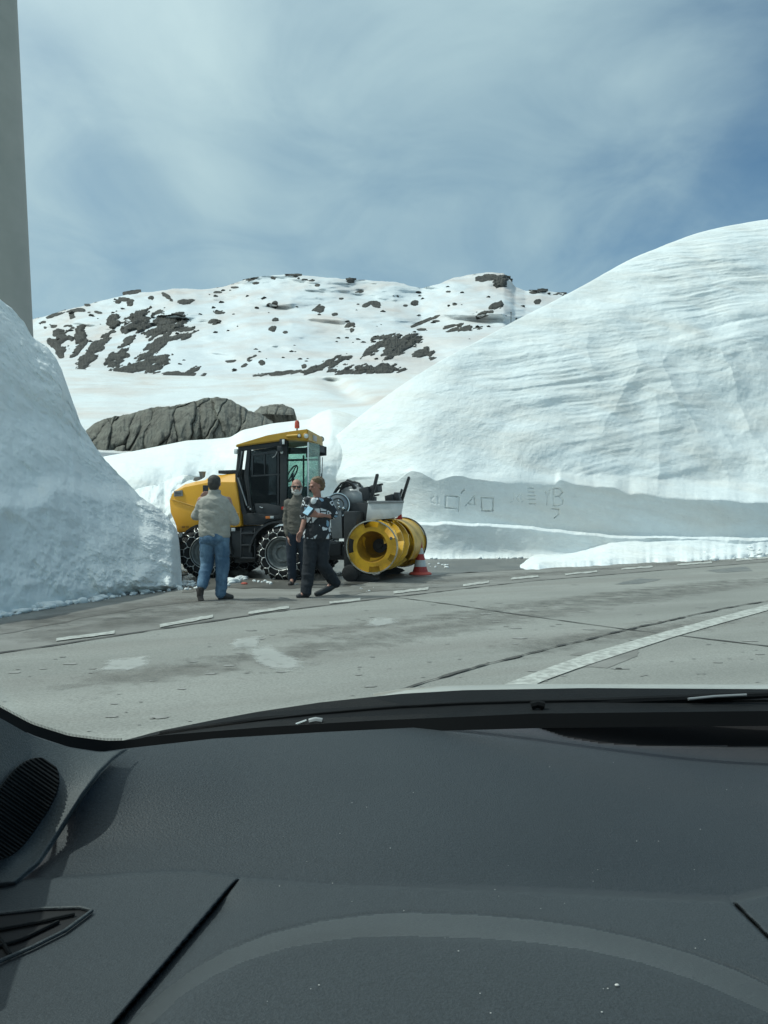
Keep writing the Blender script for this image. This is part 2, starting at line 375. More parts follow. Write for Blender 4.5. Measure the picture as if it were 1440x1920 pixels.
patch('faded_marking', [(685, 1172), (700, 1160), (735, 1159), (742, 1168), (710, 1174)], m_paintf, seed=4)
for i, pl in enumerate([[(1092, 1250), (1110, 1238), (1150, 1222), (1200, 1214), (1195, 1230), (1140, 1252)], [(1120, 1232), (1070, 1228), (1090, 1220), (1120, 1218)],
                        [(1150, 1096), (1200, 1084), (1240, 1086), (1200, 1094)], [(1320, 1070), (1400, 1062), (1410, 1070), (1350, 1074)]]):
    patch('damp_shade_patch', pl, m_lot if i < 2 else m_damp_shade, .007, 1.2, 20 + i)
def track_mat():
    m = bpy.data.materials.new('tyre track'); m.use_nodes = True; t = NT(m.node_tree)
    o = t.n('ShaderNodeOutputMaterial'); p = t.n('ShaderNodeBsdfPrincipled'); p.inputs['Base Color'].default_value = (.095, .085, .07, 1); p.inputs['Roughness'].default_value = .6
    tr = t.n('ShaderNodeBsdfTransparent'); mx = t.n('ShaderNodeMixShader'); at = t.n('ShaderNodeAttribute', attribute_name='wear'); tcn = t.n('ShaderNodeTexCoord').outputs['Object']
    n_ = t.math('ADD', t.noise(tcn, 3.5, 7, .7), t.math('MULTIPLY', at.outputs['Fac'], .30))
    t.l(t.math('MULTIPLY', t.ramp(n_, [(.58, 0.0), (.88, 1.0)]), .34), mx.inputs[0]); t.l(tr.outputs[0], mx.inputs[1]); t.l(p.outputs[0], mx.inputs[2]); t.l(mx.outputs[0], o.inputs[0]); return m
m_track = track_mat()
for i, (pl, wd) in enumerate([([(380, 1262), (560, 1222), (700, 1200), (850, 1176), (960, 1158), (1150, 1129), (1300, 1108), (1440, 1090), (1700, 1064)], .55), ([(480, 1196), (640, 1178), (800, 1162), (960, 1140), (1150, 1114), (1300, 1097), (1440, 1082)], .4), ([(60, 1300), (300, 1262), (520, 1236)], .5),
                          ([(0, 1215), (160, 1180), (340, 1148), (460, 1134), (620, 1120)], .6), ([(900, 1232), (1050, 1206), (1200, 1186), (1440, 1150)], .45), ([(-100, 1190), (160, 1156), (340, 1130), (440, 1118)], .7), ([(640, 1108), (900, 1084), (1200, 1062), (1440, 1046)], .5)]):
    pw = [Vector(G(*p)) for p in pl]; L = []
    for a, c in zip(pw, pw[1:]): L += [a.lerp(c, k / 12) for k in range(12)]
    L.append(pw[-1]); rows = [[] for _ in range(7)]
    for k, p in enumerate(L):
        d = (L[min(k + 1, len(L) - 1)] - L[max(k - 1, 0)]).normalized(); nr = Vector((-d.y, d.x, 0))
        for j in range(7): rows[j].append(tuple(p + nr * wd * (j - 3) / 3)[:2] + (.0065 + .0004 * (i % 3),))
    we = np.array([0, .35, .8, 1, .8, .35, 0])[:, None] * np.minimum(1, np.minimum(np.arange(len(L)), len(L) - 1 - np.arange(len(L))) / 8.0)[None]
    grid('tyre_track', np.array(rows), m_track, road, attr={'wear': we}, smooth=False)
# small dark spots all over the road: one joined mesh
b = B(); rg = random.Random(3)
for i in range(420):
    Y = 3.2 + 11 * rg.random() ** 1.3; X = rg.uniform(-.55, .6) * Y + 0
    sv = (H / Y) * F + CY; su = X / Y * F + CX
    if sv < ip(su, SEAM) + 6: continue
    r = .008 + .032 * rg.random() ** 2.6; a0 = rg.uniform(0, 3); n = 9
    if su > 900: r *= 1.3
    b.poly([(X + r * (1.6 * math.cos(6.283 * k / n)) * rg.uniform(.7, 1.2), Y + r * math.sin(6.283 * k / n) * rg.uniform(.7, 1.2), .008) for k in range(n)])
b.build('road_spots', M_('spot', (.20, .195, .18), (.29, .285, .265), 8, .7), road, kind='stuff')
# damp and shaded asphalt and painted-in shade under the machine and drum
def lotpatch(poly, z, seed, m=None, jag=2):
    o = patch('damp_shade_patch', poly, m or m_damp_shade, z, jag, seed); return o
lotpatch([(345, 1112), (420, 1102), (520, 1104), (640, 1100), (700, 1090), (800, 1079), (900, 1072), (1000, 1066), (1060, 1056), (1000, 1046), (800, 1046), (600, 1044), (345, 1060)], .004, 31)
lotpatch([(0, 1190), (120, 1166), (260, 1140), (380, 1128), (330, 1120), (160, 1140), (0, 1172)], .004, 32, M_('brown bank shadow', (.13, .12, .105), (.22, .21, .19), 2, .6))  # brown strip paints the left bank's cast shadow onto the lot
lotpatch([(640, 1118), (700, 1108), (860, 1100), (900, 1094), (760, 1100), (640, 1110)], .004, 33, M_('brown walker shadow', (.14, .135, .12), (.20, .195, .18), 2, .6))  # brown streak paints the walking woman's cast shadow

# ------------------------------------------------------------------ far mountain
SKY = [(-900, 700), (-300, 660), (0, 612), (57, 600), (100, 588), (160, 572), (215, 558), (250, 549), (290, 547), (330, 540), (380, 543), (420, 538), (470, 521), (500, 517), (545, 514), (600, 519), (660, 524), (740, 528), (790, 541), (820, 533), (850, 521), (880, 515), (915, 511), (945, 512), (957, 524), (965, 537), (985, 545), (1015, 543), (1055, 550), (1200, 566), (1440, 600), (2300, 660)]
VB = 722.0
def mt_Y(u, v):
    u = np.asarray(u, float); v = np.asarray(v, float)
    vt = ips(u, SKY, 3); t = np.clip((VB - v) / (VB - vt), 0, 1.0)
    Y = 300 + 800 * t ** 1.15
    x = (u - CX) / F * 9; y = (VB - v) / 180 * 5
    Y = Y * (1 + (.10 * fbm(x * .8, y * .9 + x * .35, 0, 4, 11) + .010 * fbm(x * 4, y * 5, 0, 3, 21)) * np.minimum(1, t * 6 + .2))
    return Y
us = np.linspace(-900, 2300, 760); us = np.unique(np.concatenate([us, np.linspace(40, 1070, 620)])); vt = ips(us, SKY, 3) + 1.2 * fbm(us / 14, us * 0, 0, 3, 5)
tt = np.linspace(0, 1, 170); rows = []
for t in tt:
    v = VB + (vt - VB) * t; rows.append(PtG(us, v, mt_Y(us, v)))
for k in (1, 2, 3): last = rows[len(tt) - 1].copy(); last[:, 1] += 250 * k; last[:, 0] *= last[:, 1] / (last[:, 1] - 250 * k); last[:, 2] -= 40 * k * k; rows.append(last)
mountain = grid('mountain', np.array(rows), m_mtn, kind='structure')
RK = [(265, 603, 60, 34, -15), (250, 612, 40, 26, -30), (212, 603, 28, 20, -20), (118, 630, 34, 26, 45), (106, 648, 34, 16, 40), (112, 664, 20, 10, 50), (152, 632, 18, 40, 10), (148, 652, 44, 14, -55), (320, 604, 62, 26, -10), (305, 617, 66, 18, -20),
      (335, 632, 72, 13, -12), (300, 640, 70, 14, -35), (165, 672, 76, 20, -48), (190, 640, 60, 13, -40), (222, 668, 50, 24, -40), (212, 680, 26, 20, -10), (270, 685, 96, 24, -12), (245, 692, 70, 16, -5), (285, 660, 80, 14, -32), (330, 701, 96, 8, 2), (362, 694, 34, 10, -25), (240, 640, 34, 12, -45), (290, 628, 40, 10, -50), (345, 618, 40, 10, -10),
      (350, 566, 34, 9, -5), (300, 585, 30, 8, -15), (410, 585, 24, 7, 0), (402, 604, 28, 9, 8), (247, 548, 28, 6, -8), (222, 566, 12, 8, 0), (236, 563, 26, 8, 10), (243, 568, 12, 12, 0), (314, 557, 22, 7, 35), (283, 559, 10, 8, 0), (104, 590, 34, 6, -20), (140, 582, 26, 5, -10), (155, 582, 24, 6, 10), (136, 594, 12, 9, 0), (185, 586, 14, 5, 10), (165, 572, 12, 5, 0), (100, 611, 14, 6, 0), (82, 604, 10, 5, 0), (84, 614, 9, 5, 0), (128, 612, 20, 8, 10),
      (515, 571, 10, 12, 10), (504, 572, 10, 6, 0), (597, 580, 20, 12, -25), (517, 599, 12, 8, 0), (511, 616, 13, 10, 0), (535, 623, 9, 5, 0), (628, 590, 11, 6, 0), (656, 609, 17, 13, 10), (660, 619, 9, 8, 0), (474, 670, 22, 9, -35), (491, 680, 11, 9, 20), (458, 685, 14, 6, -25), (432, 677, 18, 5, -5), (570, 687, 10, 8, 0), (658, 526, 16, 9, 0), (675, 547, 16, 5, -8), (700, 568, 26, 8, 15), (688, 571, 16, 7, -25), (706, 574, 14, 6, 10), (595, 535, 9, 5, 0), (550, 516, 26, 5, 0), (578, 525, 20, 4, 5), (470, 524, 24, 5, -10), (512, 521, 10, 6, 0), (480, 531, 12, 5, 0), (440, 539, 14, 4, 0), (408, 548, 14, 4, 0),
      (612, 684, 76, 14, -22), (640, 672, 34, 8, -12), (520, 700, 92, 7, -4), (700, 691, 110, 17, 2), (650, 697, 60, 10, 0), (700, 655, 50, 14, -35), (742, 640, 84, 20, -8), (745, 655, 64, 22, -25), (725, 632, 50, 10, -10), (790, 662, 30, 14, -10), (805, 660, 24, 16, 20), (812, 672, 16, 7, -10), (862, 617, 78, 9, -4), (845, 612, 40, 7, -12), (800, 601, 52, 6, -22), (818, 602, 18, 4, 0), (790, 618, 16, 4, 0), (932, 573, 28, 13, -12), (905, 589, 22, 8, -20), (920, 585, 14, 6, -10), (912, 522, 34, 9, -4), (942, 530, 30, 20, 8), (930, 519, 44, 8, 5), (777, 568, 13, 9, 10), (1003, 547, 18, 7, 0), (1018, 545, 16, 7, 0), (1008, 566, 12, 9, 0), (1048, 551, 24, 6, 0), (852, 570, 9, 5, 0), (760, 573, 8, 4, 0), (840, 547, 10, 4, 0), (785, 548, 9, 4, 0), (640, 560, 8, 4, 0)]
def rock_patch(u0, v0, w_, h_, ang, seed, scale=1.0):
    n = int(np.clip(w_ * 1.3, 9, 130)); mm = int(np.clip(h_ * 1.7, 8, 60))
    a = np.linspace(-1.25, 1.25, n); c = np.linspace(-1.35, 1.35, mm); A, Cc = np.meshgrid(a, c)
    ca, sa = math.cos(R(ang)), math.sin(R(ang))
    U = u0 + A * w_ / 2 * ca - Cc * h_ / 2 * sa; V = v0 + A * w_ / 2 * sa + Cc * h_ / 2 * ca
    q = 10 / max(6, min(w_, 26))
    msk = 1 - (np.abs(A) ** 2.2 + np.abs(Cc) ** 2.2) + .55 * fbm(A * 1.8 + seed, Cc * 1.6, 0, 4, seed) + 1.9 * fbm(U / 13 + V / 30, V / 5.0 + U / 16, 0, 4, 333, .5) * min(1, w_ / 18) + .10
    hgt = np.clip(msk, -1, .8) * min(h_, 30) * .30 + .30 * np.abs(fbm(U / 4, V / 9 + U / 20, 0, 3, seed)) * min(h_, 18) * (msk > 0)
    Y = mt_Y(U, V); px = Y / F
    Pt = PtG(U, V, Y); Pt[..., 1] -= hgt * px * .9; Pt[..., 2] += hgt * px * .28
    return Pt
for i, rk in enumerate(RK): grid('rock', rock_patch(*rk, 100 + i), m_rock, mountain, smooth=False)
# scattered small rocks joined
vv = []; ff = []; rg = random.Random(5)
for i in range(260):
    u = rg.uniform(70, 1050); vtp = float(ips(u, SKY, 3)); v = vtp + 4 + (rg.random() ** 1.3) * (692 - vtp)
    if fbm(u / 60., v / 25., 0, 2, 77) < -.02: continue
    s = rg.uniform(2, 7); Y = float(mt_Y(u, v)); px = Y / F; c = Vector(P(u, v, Y)); k0 = len(vv)
    for k in range(8):
        a = 6.283 * k / 8; r = rg.uniform(.5, 1.1); vv.append((c.x + s * px * r * math.cos(a), c.y - s * px * .3, c.z + s * .42 * px * r * math.sin(a)))
    vv.append((c.x, c.y - s * px * 1.2, c.z + s * px * .25)); vv.append((c.x, c.y + s * px, c.z))
    for k in range(8): ff.append((k0 + k, k0 + (k + 1) % 8, k0 + 8)); ff.append((k0 + (k + 1) % 8, k0 + k, k0 + 9))
me = bpy.data.meshes.new('small_rocks'); me.from_pydata(vv, [], ff); link('small_rocks', me, m_rock, mountain, False, 'stuff')

# ------------------------------------------------------------------ snowfield between
TOPF = [(-900, 700), (0, 694), (125, 691), (200, 695), (280, 703), (400, 706), (500, 707), (640, 703), (760, 699), (900, 700), (2000, 690)]
def fld_Y(u, v):
    t = np.clip((930 - v) / (930 - ips(u, TOPF, 10)), 0, 1)
    Y = 27 + 190 * t ** 2.3
    Y = Y * (1 + .05 * fbm(u / 260, v / 60, 0, 3, 31) + .012 * fbm(u / 40, v / 14, 0, 3, 41) * t)
    g1 = np.exp(-((v - (712 + (u - 560) * .03)) / 9.0) ** 2) * sm(540, 620, u) * (1 - sm(720, 790, u))
    g2 = np.exp(-(((u - (618 + (v - 712) * 1.1)) / 26.0) ** 2)) * sm(704, 716, v) * (1 - sm(740, 765, v))
    return Y + 20 * g2
us = np.linspace(-900, 1900, 640); tt = np.linspace(0, 1, 170); vt = ips(us, TOPF, 10); rows = []
for t in tt: v = 930 + (vt - 930) * t; rows.append(PtG(us, v, fld_Y(us, v)))
for k in (1, 2): last = rows[len(tt) - 1].copy(); last[:, 1] += 40 * k; last[:, 2] -= 6 * k * k; rows.append(last)
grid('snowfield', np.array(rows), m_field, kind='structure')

# rock outcrops in the snowfield
def outcrop(name, top, bot, Y0, n, mm, seed, label, depth=2.4, cell=34):
    u0, u1 = top[0][0], top[-1][0]; us = np.linspace(u0, u1, n); r_ = random.Random(seed)
    vt = ip(us, top) + 2.0 * fbm(us / 9, us * 0, 0, 3, seed); vb = ip(us, bot)
    tt = np.linspace(0, 1, mm)[:, None]
    U = us[None, :] + 0 * tt; V = vb[None, :] + (vt - vb)[None, :] * tt
    end = np.sin(np.pi * np.clip((U - u0) / (u1 - u0), 0, 1)) ** .45
    # block structure: nearest / second nearest cell of tall slanted cells
    S = []
    for a in np.arange(u0 - 30, u1 + 30, cell):
        for c in np.arange(vt.min() - 30, vb.max() + 40, cell * 2.2): S.append((a + r_.uniform(-.5, .5) * cell, c + r_.uniform(-.5, .5) * cell * 1.5, r_.uniform(-1, 1)))
    S = np.array(S); wu = U + 7 * fbm(U / 22, V / 22, 0, 3, seed + 5) + (V - 800) * .30; wv = V + 6 * fbm(U / 22 + 40, V / 22, 0, 3, seed + 8)
    d1 = np.full(U.shape, 1e9); d2 = d1.copy(); hh = d1 * 0
    for a, c, h_ in S:
        d = np.hypot((wu - a), (wv - c) * .33); nw = d < d1
        d2 = np.where(nw, d1, np.minimum(d2, d)); hh = np.where(nw, h_, hh); d1 = np.where(nw, d, d1)
    edge = np.clip((d2 - d1) / 7.0, 0, 1) ** .5 * (.55 + .45 * sm(-.3, .3, fbm(U / 40, V / 40, 0, 3, seed + 4)))
    bulge = depth * (np.sin(np.pi * np.clip(tt * .75 + .1, 0, 1)) ** .6) * end
    Y = Y0 + 3.5 * tt - bulge - (.40 * edge + .34 * hh) - .25 * fbm(U / 12, V / 30, 0, 4, seed + 9) + .18 * (1 - edge)
    rows = list(PtG(U, V, Y))
    for k in (1, 2, 3): last = rows[mm - 1].copy(); last[:, 1] += 2.0 * k; last[:, 2] -= .5 * k * k; rows.append(last)
    return tag(grid(name, np.array(rows), m_rockn, smooth=True), label, 'rock')
outcrop('rock_outcrop', [(156, 812), (175, 796), (200, 783), (240, 777), (285, 764), (320, 762), (360, 754), (384, 746), (410, 744), (432, 749), (452, 760), (468, 770), (490, 776), (512, 790)],
        [(156, 815), (185, 850), (205, 858), (280, 850), (350, 836), (430, 830), (512, 800)], 47, 420, 150, 3, 'long dark grey cracked rock outcrop in the snow behind the yellow snow blower')
outcrop('rock_outcrop', [(472, 776), (490, 762), (510, 757), (530, 758), (545, 764), (551, 766)], [(472, 778), (500, 776), (530, 778), (551, 778)], 62, 120, 40, 6, 'small dark rock outcrop at the right end of the long one', 1.6, 20)

# ------------------------------------------------------------------ snow banks behind the machine
def bank(name, top, vbot, Yb, Yt, us, rows_n, disp, m, pw=2.2, kind='structure'):
    vt = ips(us, top, 6); tt = np.linspace(0, 1, rows_n)[:, None]; U = us[None, :] + 0 * tt; V = vbot + (vt[None, :] - vbot) * tt
    Y = Yb + (Yt - Yb) * tt ** pw + disp(U, V, tt); rows = list(PtG(U, V, Y))
    for k in (1, 2, 3): last = rows[rows_n - 1].copy(); last[:, 1] += 1.2 * k; last[:, 0] *= last[:, 1] / (last[:, 1] - 1.2 * k); last[:, 2] -= .25 * k * k; rows.append(last)
    return grid(name, np.array(rows), m, kind=kind)
def d1(U, V, t):
    return .8 * fbm(U / 80, V / 90, 0, 2, 51) + .25 * fbm(U / 26 + V / 60, V / 90, 0, 3, 52) * (1 - t) + .03 * fbm(U / 9, V / 9, 0, 3, 53)
bank('snow_bank', [(60, 880), (150, 865), (200, 855), (240, 848), (300, 836), (350, 826), (400, 823), (432, 820), (440, 815), (455, 806), (470, 803), (510, 794), (545, 790), (580, 786), (600, 773), (620, 767), (650, 774), (690, 790), (740, 800)], 1042, 23.0, 28.0, np.linspace(60, 740, 420), 160, d1, m_bank, 7.0)
def d2(U, V, t): return .5 * fbm(U / 40, V / 40, 0, 3, 61) + .10 * fbm(U / 11, V / 16, 0, 3, 62)
bank('snow_bank', [(180, 960), (235, 935), (255, 917), (275, 912), (300, 908), (318, 898), (345, 890), (372, 893), (400, 899), (440, 892), (480, 905), (520, 930), (560, 960)], 1062, 18.2, 20.5, np.linspace(180, 560, 320), 120, d2, m_bank, 1.6)

# ------------------------------------------------------------------ big right-hand bank with carved writing
STROKES = []
def st(pts, d=1.0):
    for a, c in zip(pts, pts[1:]): STROKES.append((a, c, d))
q = lambda L: [(780 + x / 4.5, 880 + y / 4.5) for x, y in L]
st(q([(350, 232), (252, 225), (246, 325), (340, 331)]), 1.3); st(q([(352, 236), (345, 325)]), .5)
st(q([(366, 240), (358, 352)])); st(q([(382, 200), (405, 174)]), 1.4)
st(q([(418, 306), (455, 268), (492, 222), (497, 300)]), 1.2); st(q([(440, 290), (490, 300)]), .8)
st(q([(550, 240), (650, 243), (648, 352), (556, 350), (550, 240)]), 1.4)
for y, a, c in ((158, 940, 985), (190, 948, 992), (222, 942, 1002), (252, 948, 1006), (290, 958, 1004)): st(q([(a, y), (c, y + 2)]), 1.0)
st(q([(1090, 190), (1110, 232)]), .9); st(q([(1128, 178), (1110, 232), (1104, 296)]), .9)
st(q([(1160, 160), (1160, 306)])); st(q([(1160, 162), (1218, 165), (1236, 195), (1210, 224), (1166, 230)])); st(q([(1205, 230), (1240, 258), (1236, 292), (1204, 306), (1160, 306)]))
st(q([(1150, 332), (1204, 338), (1203, 380), (1168, 408)]), 1.2)
st(q([(150, 232), (128, 250), (135, 280), (158, 290)]), .5); st(q([(186, 228), (188, 290)]), .5)
st(q([(822, 205), (826, 262), (800, 278)]), .45); st(q([(868, 218), (846, 240), (866, 268)]), .45); st(q([(890, 220), (890, 282), (906, 262), (892, 250)]), .45)
st(q([(340, 622), (412, 640)]), 1.0); st(q([(120, 560), (132, 600), (122, 660), (90, 712)]), 1.5); st(q([(150, 560), (156, 610), (146, 660), (112, 720)]), 1.2); st(q([(170, 690), (230, 678), (330, 690)]), 1.6)
RS = [(520, 935), (545, 905), (575, 872), (605, 838), (650, 800), (700, 760), (760, 716), (830, 672), (900, 636), (960, 602), (1010, 577), (1060, 552), (1105, 526), (1150, 500), (1190, 481), (1230, 465), (1300, 437), (1370, 421), (1440, 411), (1560, 400), (1750, 395), (2100, 400)]
us = np.concatenate([np.arange(520, 812, 1.6), np.arange(812, 1066, .5), np.arange(1066, 1450, 1.1), np.arange(1450, 2100, 6)])
D0 = ips(us, [(520, 25), (620, 22.5), (720, 20.9), (800, 20.1), (1000, 20.5), (1200, 21), (1440, 21.7), (2100, 25)], 60)
zA = H + (CY - ip(us, [(520, 985), (800, 984), (900, 985), (1000, 992), (1080, 1003), (1160, 1009), (1300, 1012), (1440, 1014), (2100, 1020)])) / F * (D0 + .1) + .03 * fbm(us / 30, us * 0, 0, 4, 70)
jag = 4 * fbm(us / 45, us * 0, 0, 3, 71) + 4 * np.abs(fbm(us / 90, us * 0 + 3, 0, 2, 72))
vB = ips(us, [(520, 905), (640, 905), (700, 897), (745, 899), (772, 880), (790, 884), (815, 899), (850, 893), (900, 897), (1000, 906), (1040, 908), (1050, 899), (1075, 908), (1150, 912), (1180, 925), (1250, 932), (1330, 938), (1440, 944), (2100, 960)], 3)
vS = ips(us, [(520, 905), (800, 899), (1000, 906), (1200, 922), (1440, 944), (2100, 960)], 60)
zB = H + (CY - vB - jag) / F * (D0 + .75); zS = H + (CY - vS) / F * (D0 + .75)
mS = ips(us, [(520, 2.2), (700, 1.5), (900, 1.2), (1440, 1.08), (2100, 1.05)], 80)
qk = (CY - ips(us, RS, 32)) / F
Dt = (D0 + 1.0 + (H - zS) / mS) / (1 - qk / mS); zt = H + qk * Dt
rows = []; kx = (us - CX) / F
def add(z, D): rows.append(np.stack([kx * D, D, z], -1))
for t in np.linspace(0, 1, 46):               # foot wall
    z = -.05 + (zA + .05) * t; D = D0 + .10 * t - .10 * (1 - t) ** 6 - (.38 + .12 * fbm(us / 14, us * 0, 0, 4, 69)) * (1 - t) ** 10
    nz = .05 * fbm(kx * D * 1.2, z * 1.5, 0, 4, 74) * (1 + 2 * sm(1050, 1200, us)); add(z, D + nz)
for t in np.linspace(.08, 1, 12):             # ledge
    z = zA + .05 * np.sin(t * 3.14) + .04 * t + .02 * fbm(kx * 60, t * 3 + us * 0, 0, 3, 75); add(z, D0 + .10 + .50 * t)
zW = zA + .04
for t in np.linspace(.01, 1, 190):            # smooth cut wall with letters
    z = zW + (zB - zW) * t; D = D0 + .62 + .10 * t
    V = CY - (z - H) / D * F; gr = np.zeros_like(us)
    for (a, c, d_) in STROKES:
        ax, ay = a; bx, by = c; L2 = (bx - ax) ** 2 + (by - ay) ** 2 + 1e-9
        s_ = np.clip(((us - ax) * (bx - ax) + (V - ay) * (by - ay)) / L2, 0, 1)
        dd = np.hypot(us - ax - s_ * (bx - ax), V - ay - s_ * (by - ay)); gr = np.maximum(gr, d_ * np.exp(-(dd / 1.15) ** 2))
    nz = .06 * fbm(kx * D * .5, z * .8, 0, 3, 76) + .008 * fbm(kx * D * 5, z * 5, 0, 3, 77); add(z, D + nz + .042 * gr * (1 + .6 * fbm(us / 5, V / 5, 0, 2, 78)))
_r = random.Random(21); BITES = [(_r.uniform(1.5, 17), _r.uniform(2, 6.6), _r.uniform(.7, 1.7), 0) for _ in range(46)]; BITES = [(a, b_, c, (.09 + .11 * c) * float(sm(4.0, 9.5, a))) for a, b_, c, _ in BITES]
def slope_disp(X, z, t):
    st_ = z - .21 * X + .35 * fbm(X * .22, z * .25, 0, 3, 79)
    lay = fbm(X * .12, st_ * 1.5, 0, 4, 80, .6); lay2 = fbm(X * .35, st_ * 5.5, 0, 3, 81, .6)
    amp = .25 + .75 * sm(4, 9, X + z * .6); pm = .25 + 1.1 * sm(-.15, .45, fbm(X * .16 + 5, z * .3, 0, 3, 86)) + .5 * sm(6.5, 9, z)
    d = .45 * fbm(X * .25, z * .30, 0, 3, 82) + .085 * lay * amp * pm + .018 * lay2 * amp * pm + .030 * fbm(X * 1.6, st_ * 2.6, 0, 5, 83, .6)
    # curved plough bites
    wx = X + .5 * fbm(X * .6, z * .6, 0, 3, 84); wz = z + .5 * fbm(X * .6 + 9, z * .6, 0, 3, 85); bowl = 0 * X
    for (bx, bz, br, bd) in BITES: bowl = np.maximum(bowl, bd * (1 - ((wx - bx) ** 2 + ((wz - bz) * .8) ** 2) / br ** 2))
    return d + bowl * (1 - sm(6.5, 8.5, z))
for t in np.concatenate([[.004, .012, .02], np.linspace(.03, 1, 330)]):
    f = 1 - (1 - t) ** 1.22; wj = (1 - t) ** 2 * max(0, 1 - t * 5); z = zS + (zt - zS) * f + (zB - zS) * max(0, 1 - t * 9) ** 2
    D = D0 + .72 + (Dt - D0 - .72) * (t + 0 * us); fade = min(1, t * 25) * (1 - .6 * t ** 8)
    add(z, D + fade * (slope_disp(kx * D, z, t) + .12) * 1.15 - .10 * math.exp(-((t - .012) / .012) ** 2) * 0)
tl = rows[-1]
for k in (1, 2, 3, 4, 5):
    L2_ = tl.copy(); L2_[:, 1] += 1.6 * k; L2_[:, 0] *= L2_[:, 1] / tl[:, 1]; L2_[:, 2] += .15 * k - .14 * k * k; rows.append(L2_)
rb = grid('snow_bank', np.array(rows), m_bank, kind='structure')
# ------------------------------------------------------------------ left bank
LS = [(-700, 420), (-300, 470), (-60, 530), (0, 557), (20, 573), (45, 600), (60, 628), (88, 648), (104, 668), (116, 692), (130, 732), (150, 790), (180, 838), (215, 880), (240, 905), (262, 930), (282, 944), (300, 955), (314, 968), (326, 984), (334, 1000), (338, 1030), (341, 1100)]
us = np.concatenate([np.linspace(-700, -10, 130), np.arange(-10, 320, 1.1), np.arange(320, 341.2, .6)])
vb = ip(us, [(-700, 1330), (-300, 1220), (0, 1154), (120, 1132), (250, 1112), (341, 1102)]); Db = H * F / (vb - CY); kx = (us - CX) / F
qk = (CY - (ips(us, LS, 3) + 2.2 * fbm(us / 9, us * 0, 0, 4, 90) * sm(-20, 40, us) * (1 - sm(325, 336, us)))) / F
g_ = ip(us, [(-700, .55), (0, .72), (200, .85), (341, .8)])
Dt = (Db + g_ * H) / (1 - g_ * qk); zt = H + qk * Dt; zt = np.maximum(zt, .0); rows = []
for t in np.linspace(0, 1, 330):
    z = -.03 + (zt + .03) * (1 - (1 - t) ** 1.15); f = t ** 1.35; D = Db + (Dt - Db) * f; X = kx * D
    s_ = D * .9
    nz = .40 * fbm(s_ * .35, z * .45, 0, 3, 91) + .16 * fbm(s_ * 1.0 + z * .5, z * 1.1, 0, 4, 92) + .06 * fbm(s_ * 4, z * 4.5 , 0, 5, 93, .6) * (1 + sm(.6, .9, t) + 1.2 * sm(.9, .2, z))
    # vertical drainage grooves and a broken shelf one metre up
    nz = nz + .13 * fbm(s_ * 1.5 - z * 1.1, z * .25, 0, 3, 94)
    shelf = 1.35 + .5 * fbm(s_ * .5, 0 * s_, 0, 3, 95) + .18 * (s_ - 10); nz = nz + .34 * sm(-.05, .30, z - shelf) + .22 * np.exp(-((z - .1) / .28) ** 2) * (-1) * (1 + fbm(s_ * 3, z * 3, 0, 3, 96))
    ed = min(1, t * 12) * (1 - sm(318, 338, us)) * (1 - .5 * t ** 6); rows.append(np.stack([kx * (D + nz * ed), D + nz * ed, z], -1))
tl = rows[-1]
for k in (1, 2, 3, 4, 5, 6):
    L2_ = tl.copy(); L2_[:, 1] += 1.2 * k; L2_[:, 0] *= L2_[:, 1] / tl[:, 1]; L2_[:, 2] = np.maximum(L2_[:, 2] + (.10 * k - .13 * k * k), -.05); rows.append(L2_)
grid('snow_bank', np.array(rows), m_left, kind='structure')

# loose lumps along the banks: joined, nobody could count them
ico = bmesh.new(); bmesh.ops.create_icosphere(ico, subdivisions=2, radius=1); IV = np.array([v.co[:] for v in ico.verts]); IF = np.array([[v.index for v in f.verts] for f in ico.faces]); ico.free()
def lumps(name, items, m, seed, parent=None):
    rg = np.random.default_rng(seed); V_ = []; F_ = []; k = 0
    for (x, y, z, r) in items:
        sc_ = r * rg.uniform(.7, 1.3, 3) * np.array([1.15, 1, .7]); v = IV * sc_ * (1 + .38 * fbm(IV[:, 0] * 1.7 + x * 9, IV[:, 1] * 1.7 + y * 7, IV[:, 2] * 1.7, 2, seed)[:, None])
        V_.append(v + (x, y, z)); F_.append(IF + k); k += len(IV)
    V_ = np.concatenate(V_); F_ = np.concatenate(F_); me = bpy.data.meshes.new(name); me.from_pydata(V_.tolist(), [], F_.tolist())
    return link(name, me, m, parent, True, 'stuff')
it = []; rg = random.Random(11)
for i in range(900):
    u = rg.uniform(-200, 385); vb_ = float(ip(u, [(-700, 1330), (-300, 1220), (0, 1154), (120, 1132), (250, 1112), (341, 1102), (390, 1100)])); r = .012 + .06 * rg.random() ** 2.6
    if u > 335: r *= .6
    x, y, _ = G(u, vb_ + rg.uniform(-9, 5) - r * 20); it.append((x, y, r * .35, r))
lumps('snow_rubble', it, m_left, 12)
it = []
for i in range(420):
    u = rg.uniform(790, 1700); D = float(ip(u, [(720, 20.9), (800, 20.1), (1000, 20.5), (1200, 21), (1440, 21.7), (2100, 25)])); r = .012 + .06 * rg.random() ** 3
    dd = rg.random() ** 2 * (.35 + 2.0 * float(sm(1000, 1200, u))); y = D - dd; it.append(((u - CX) / F * y, y, r * .3 + .25 * float(sm(1040, 1200, u)) * max(0, 1 - dd / 1.6), r))
lumps('snow_rubble', it, m_bank, 13)
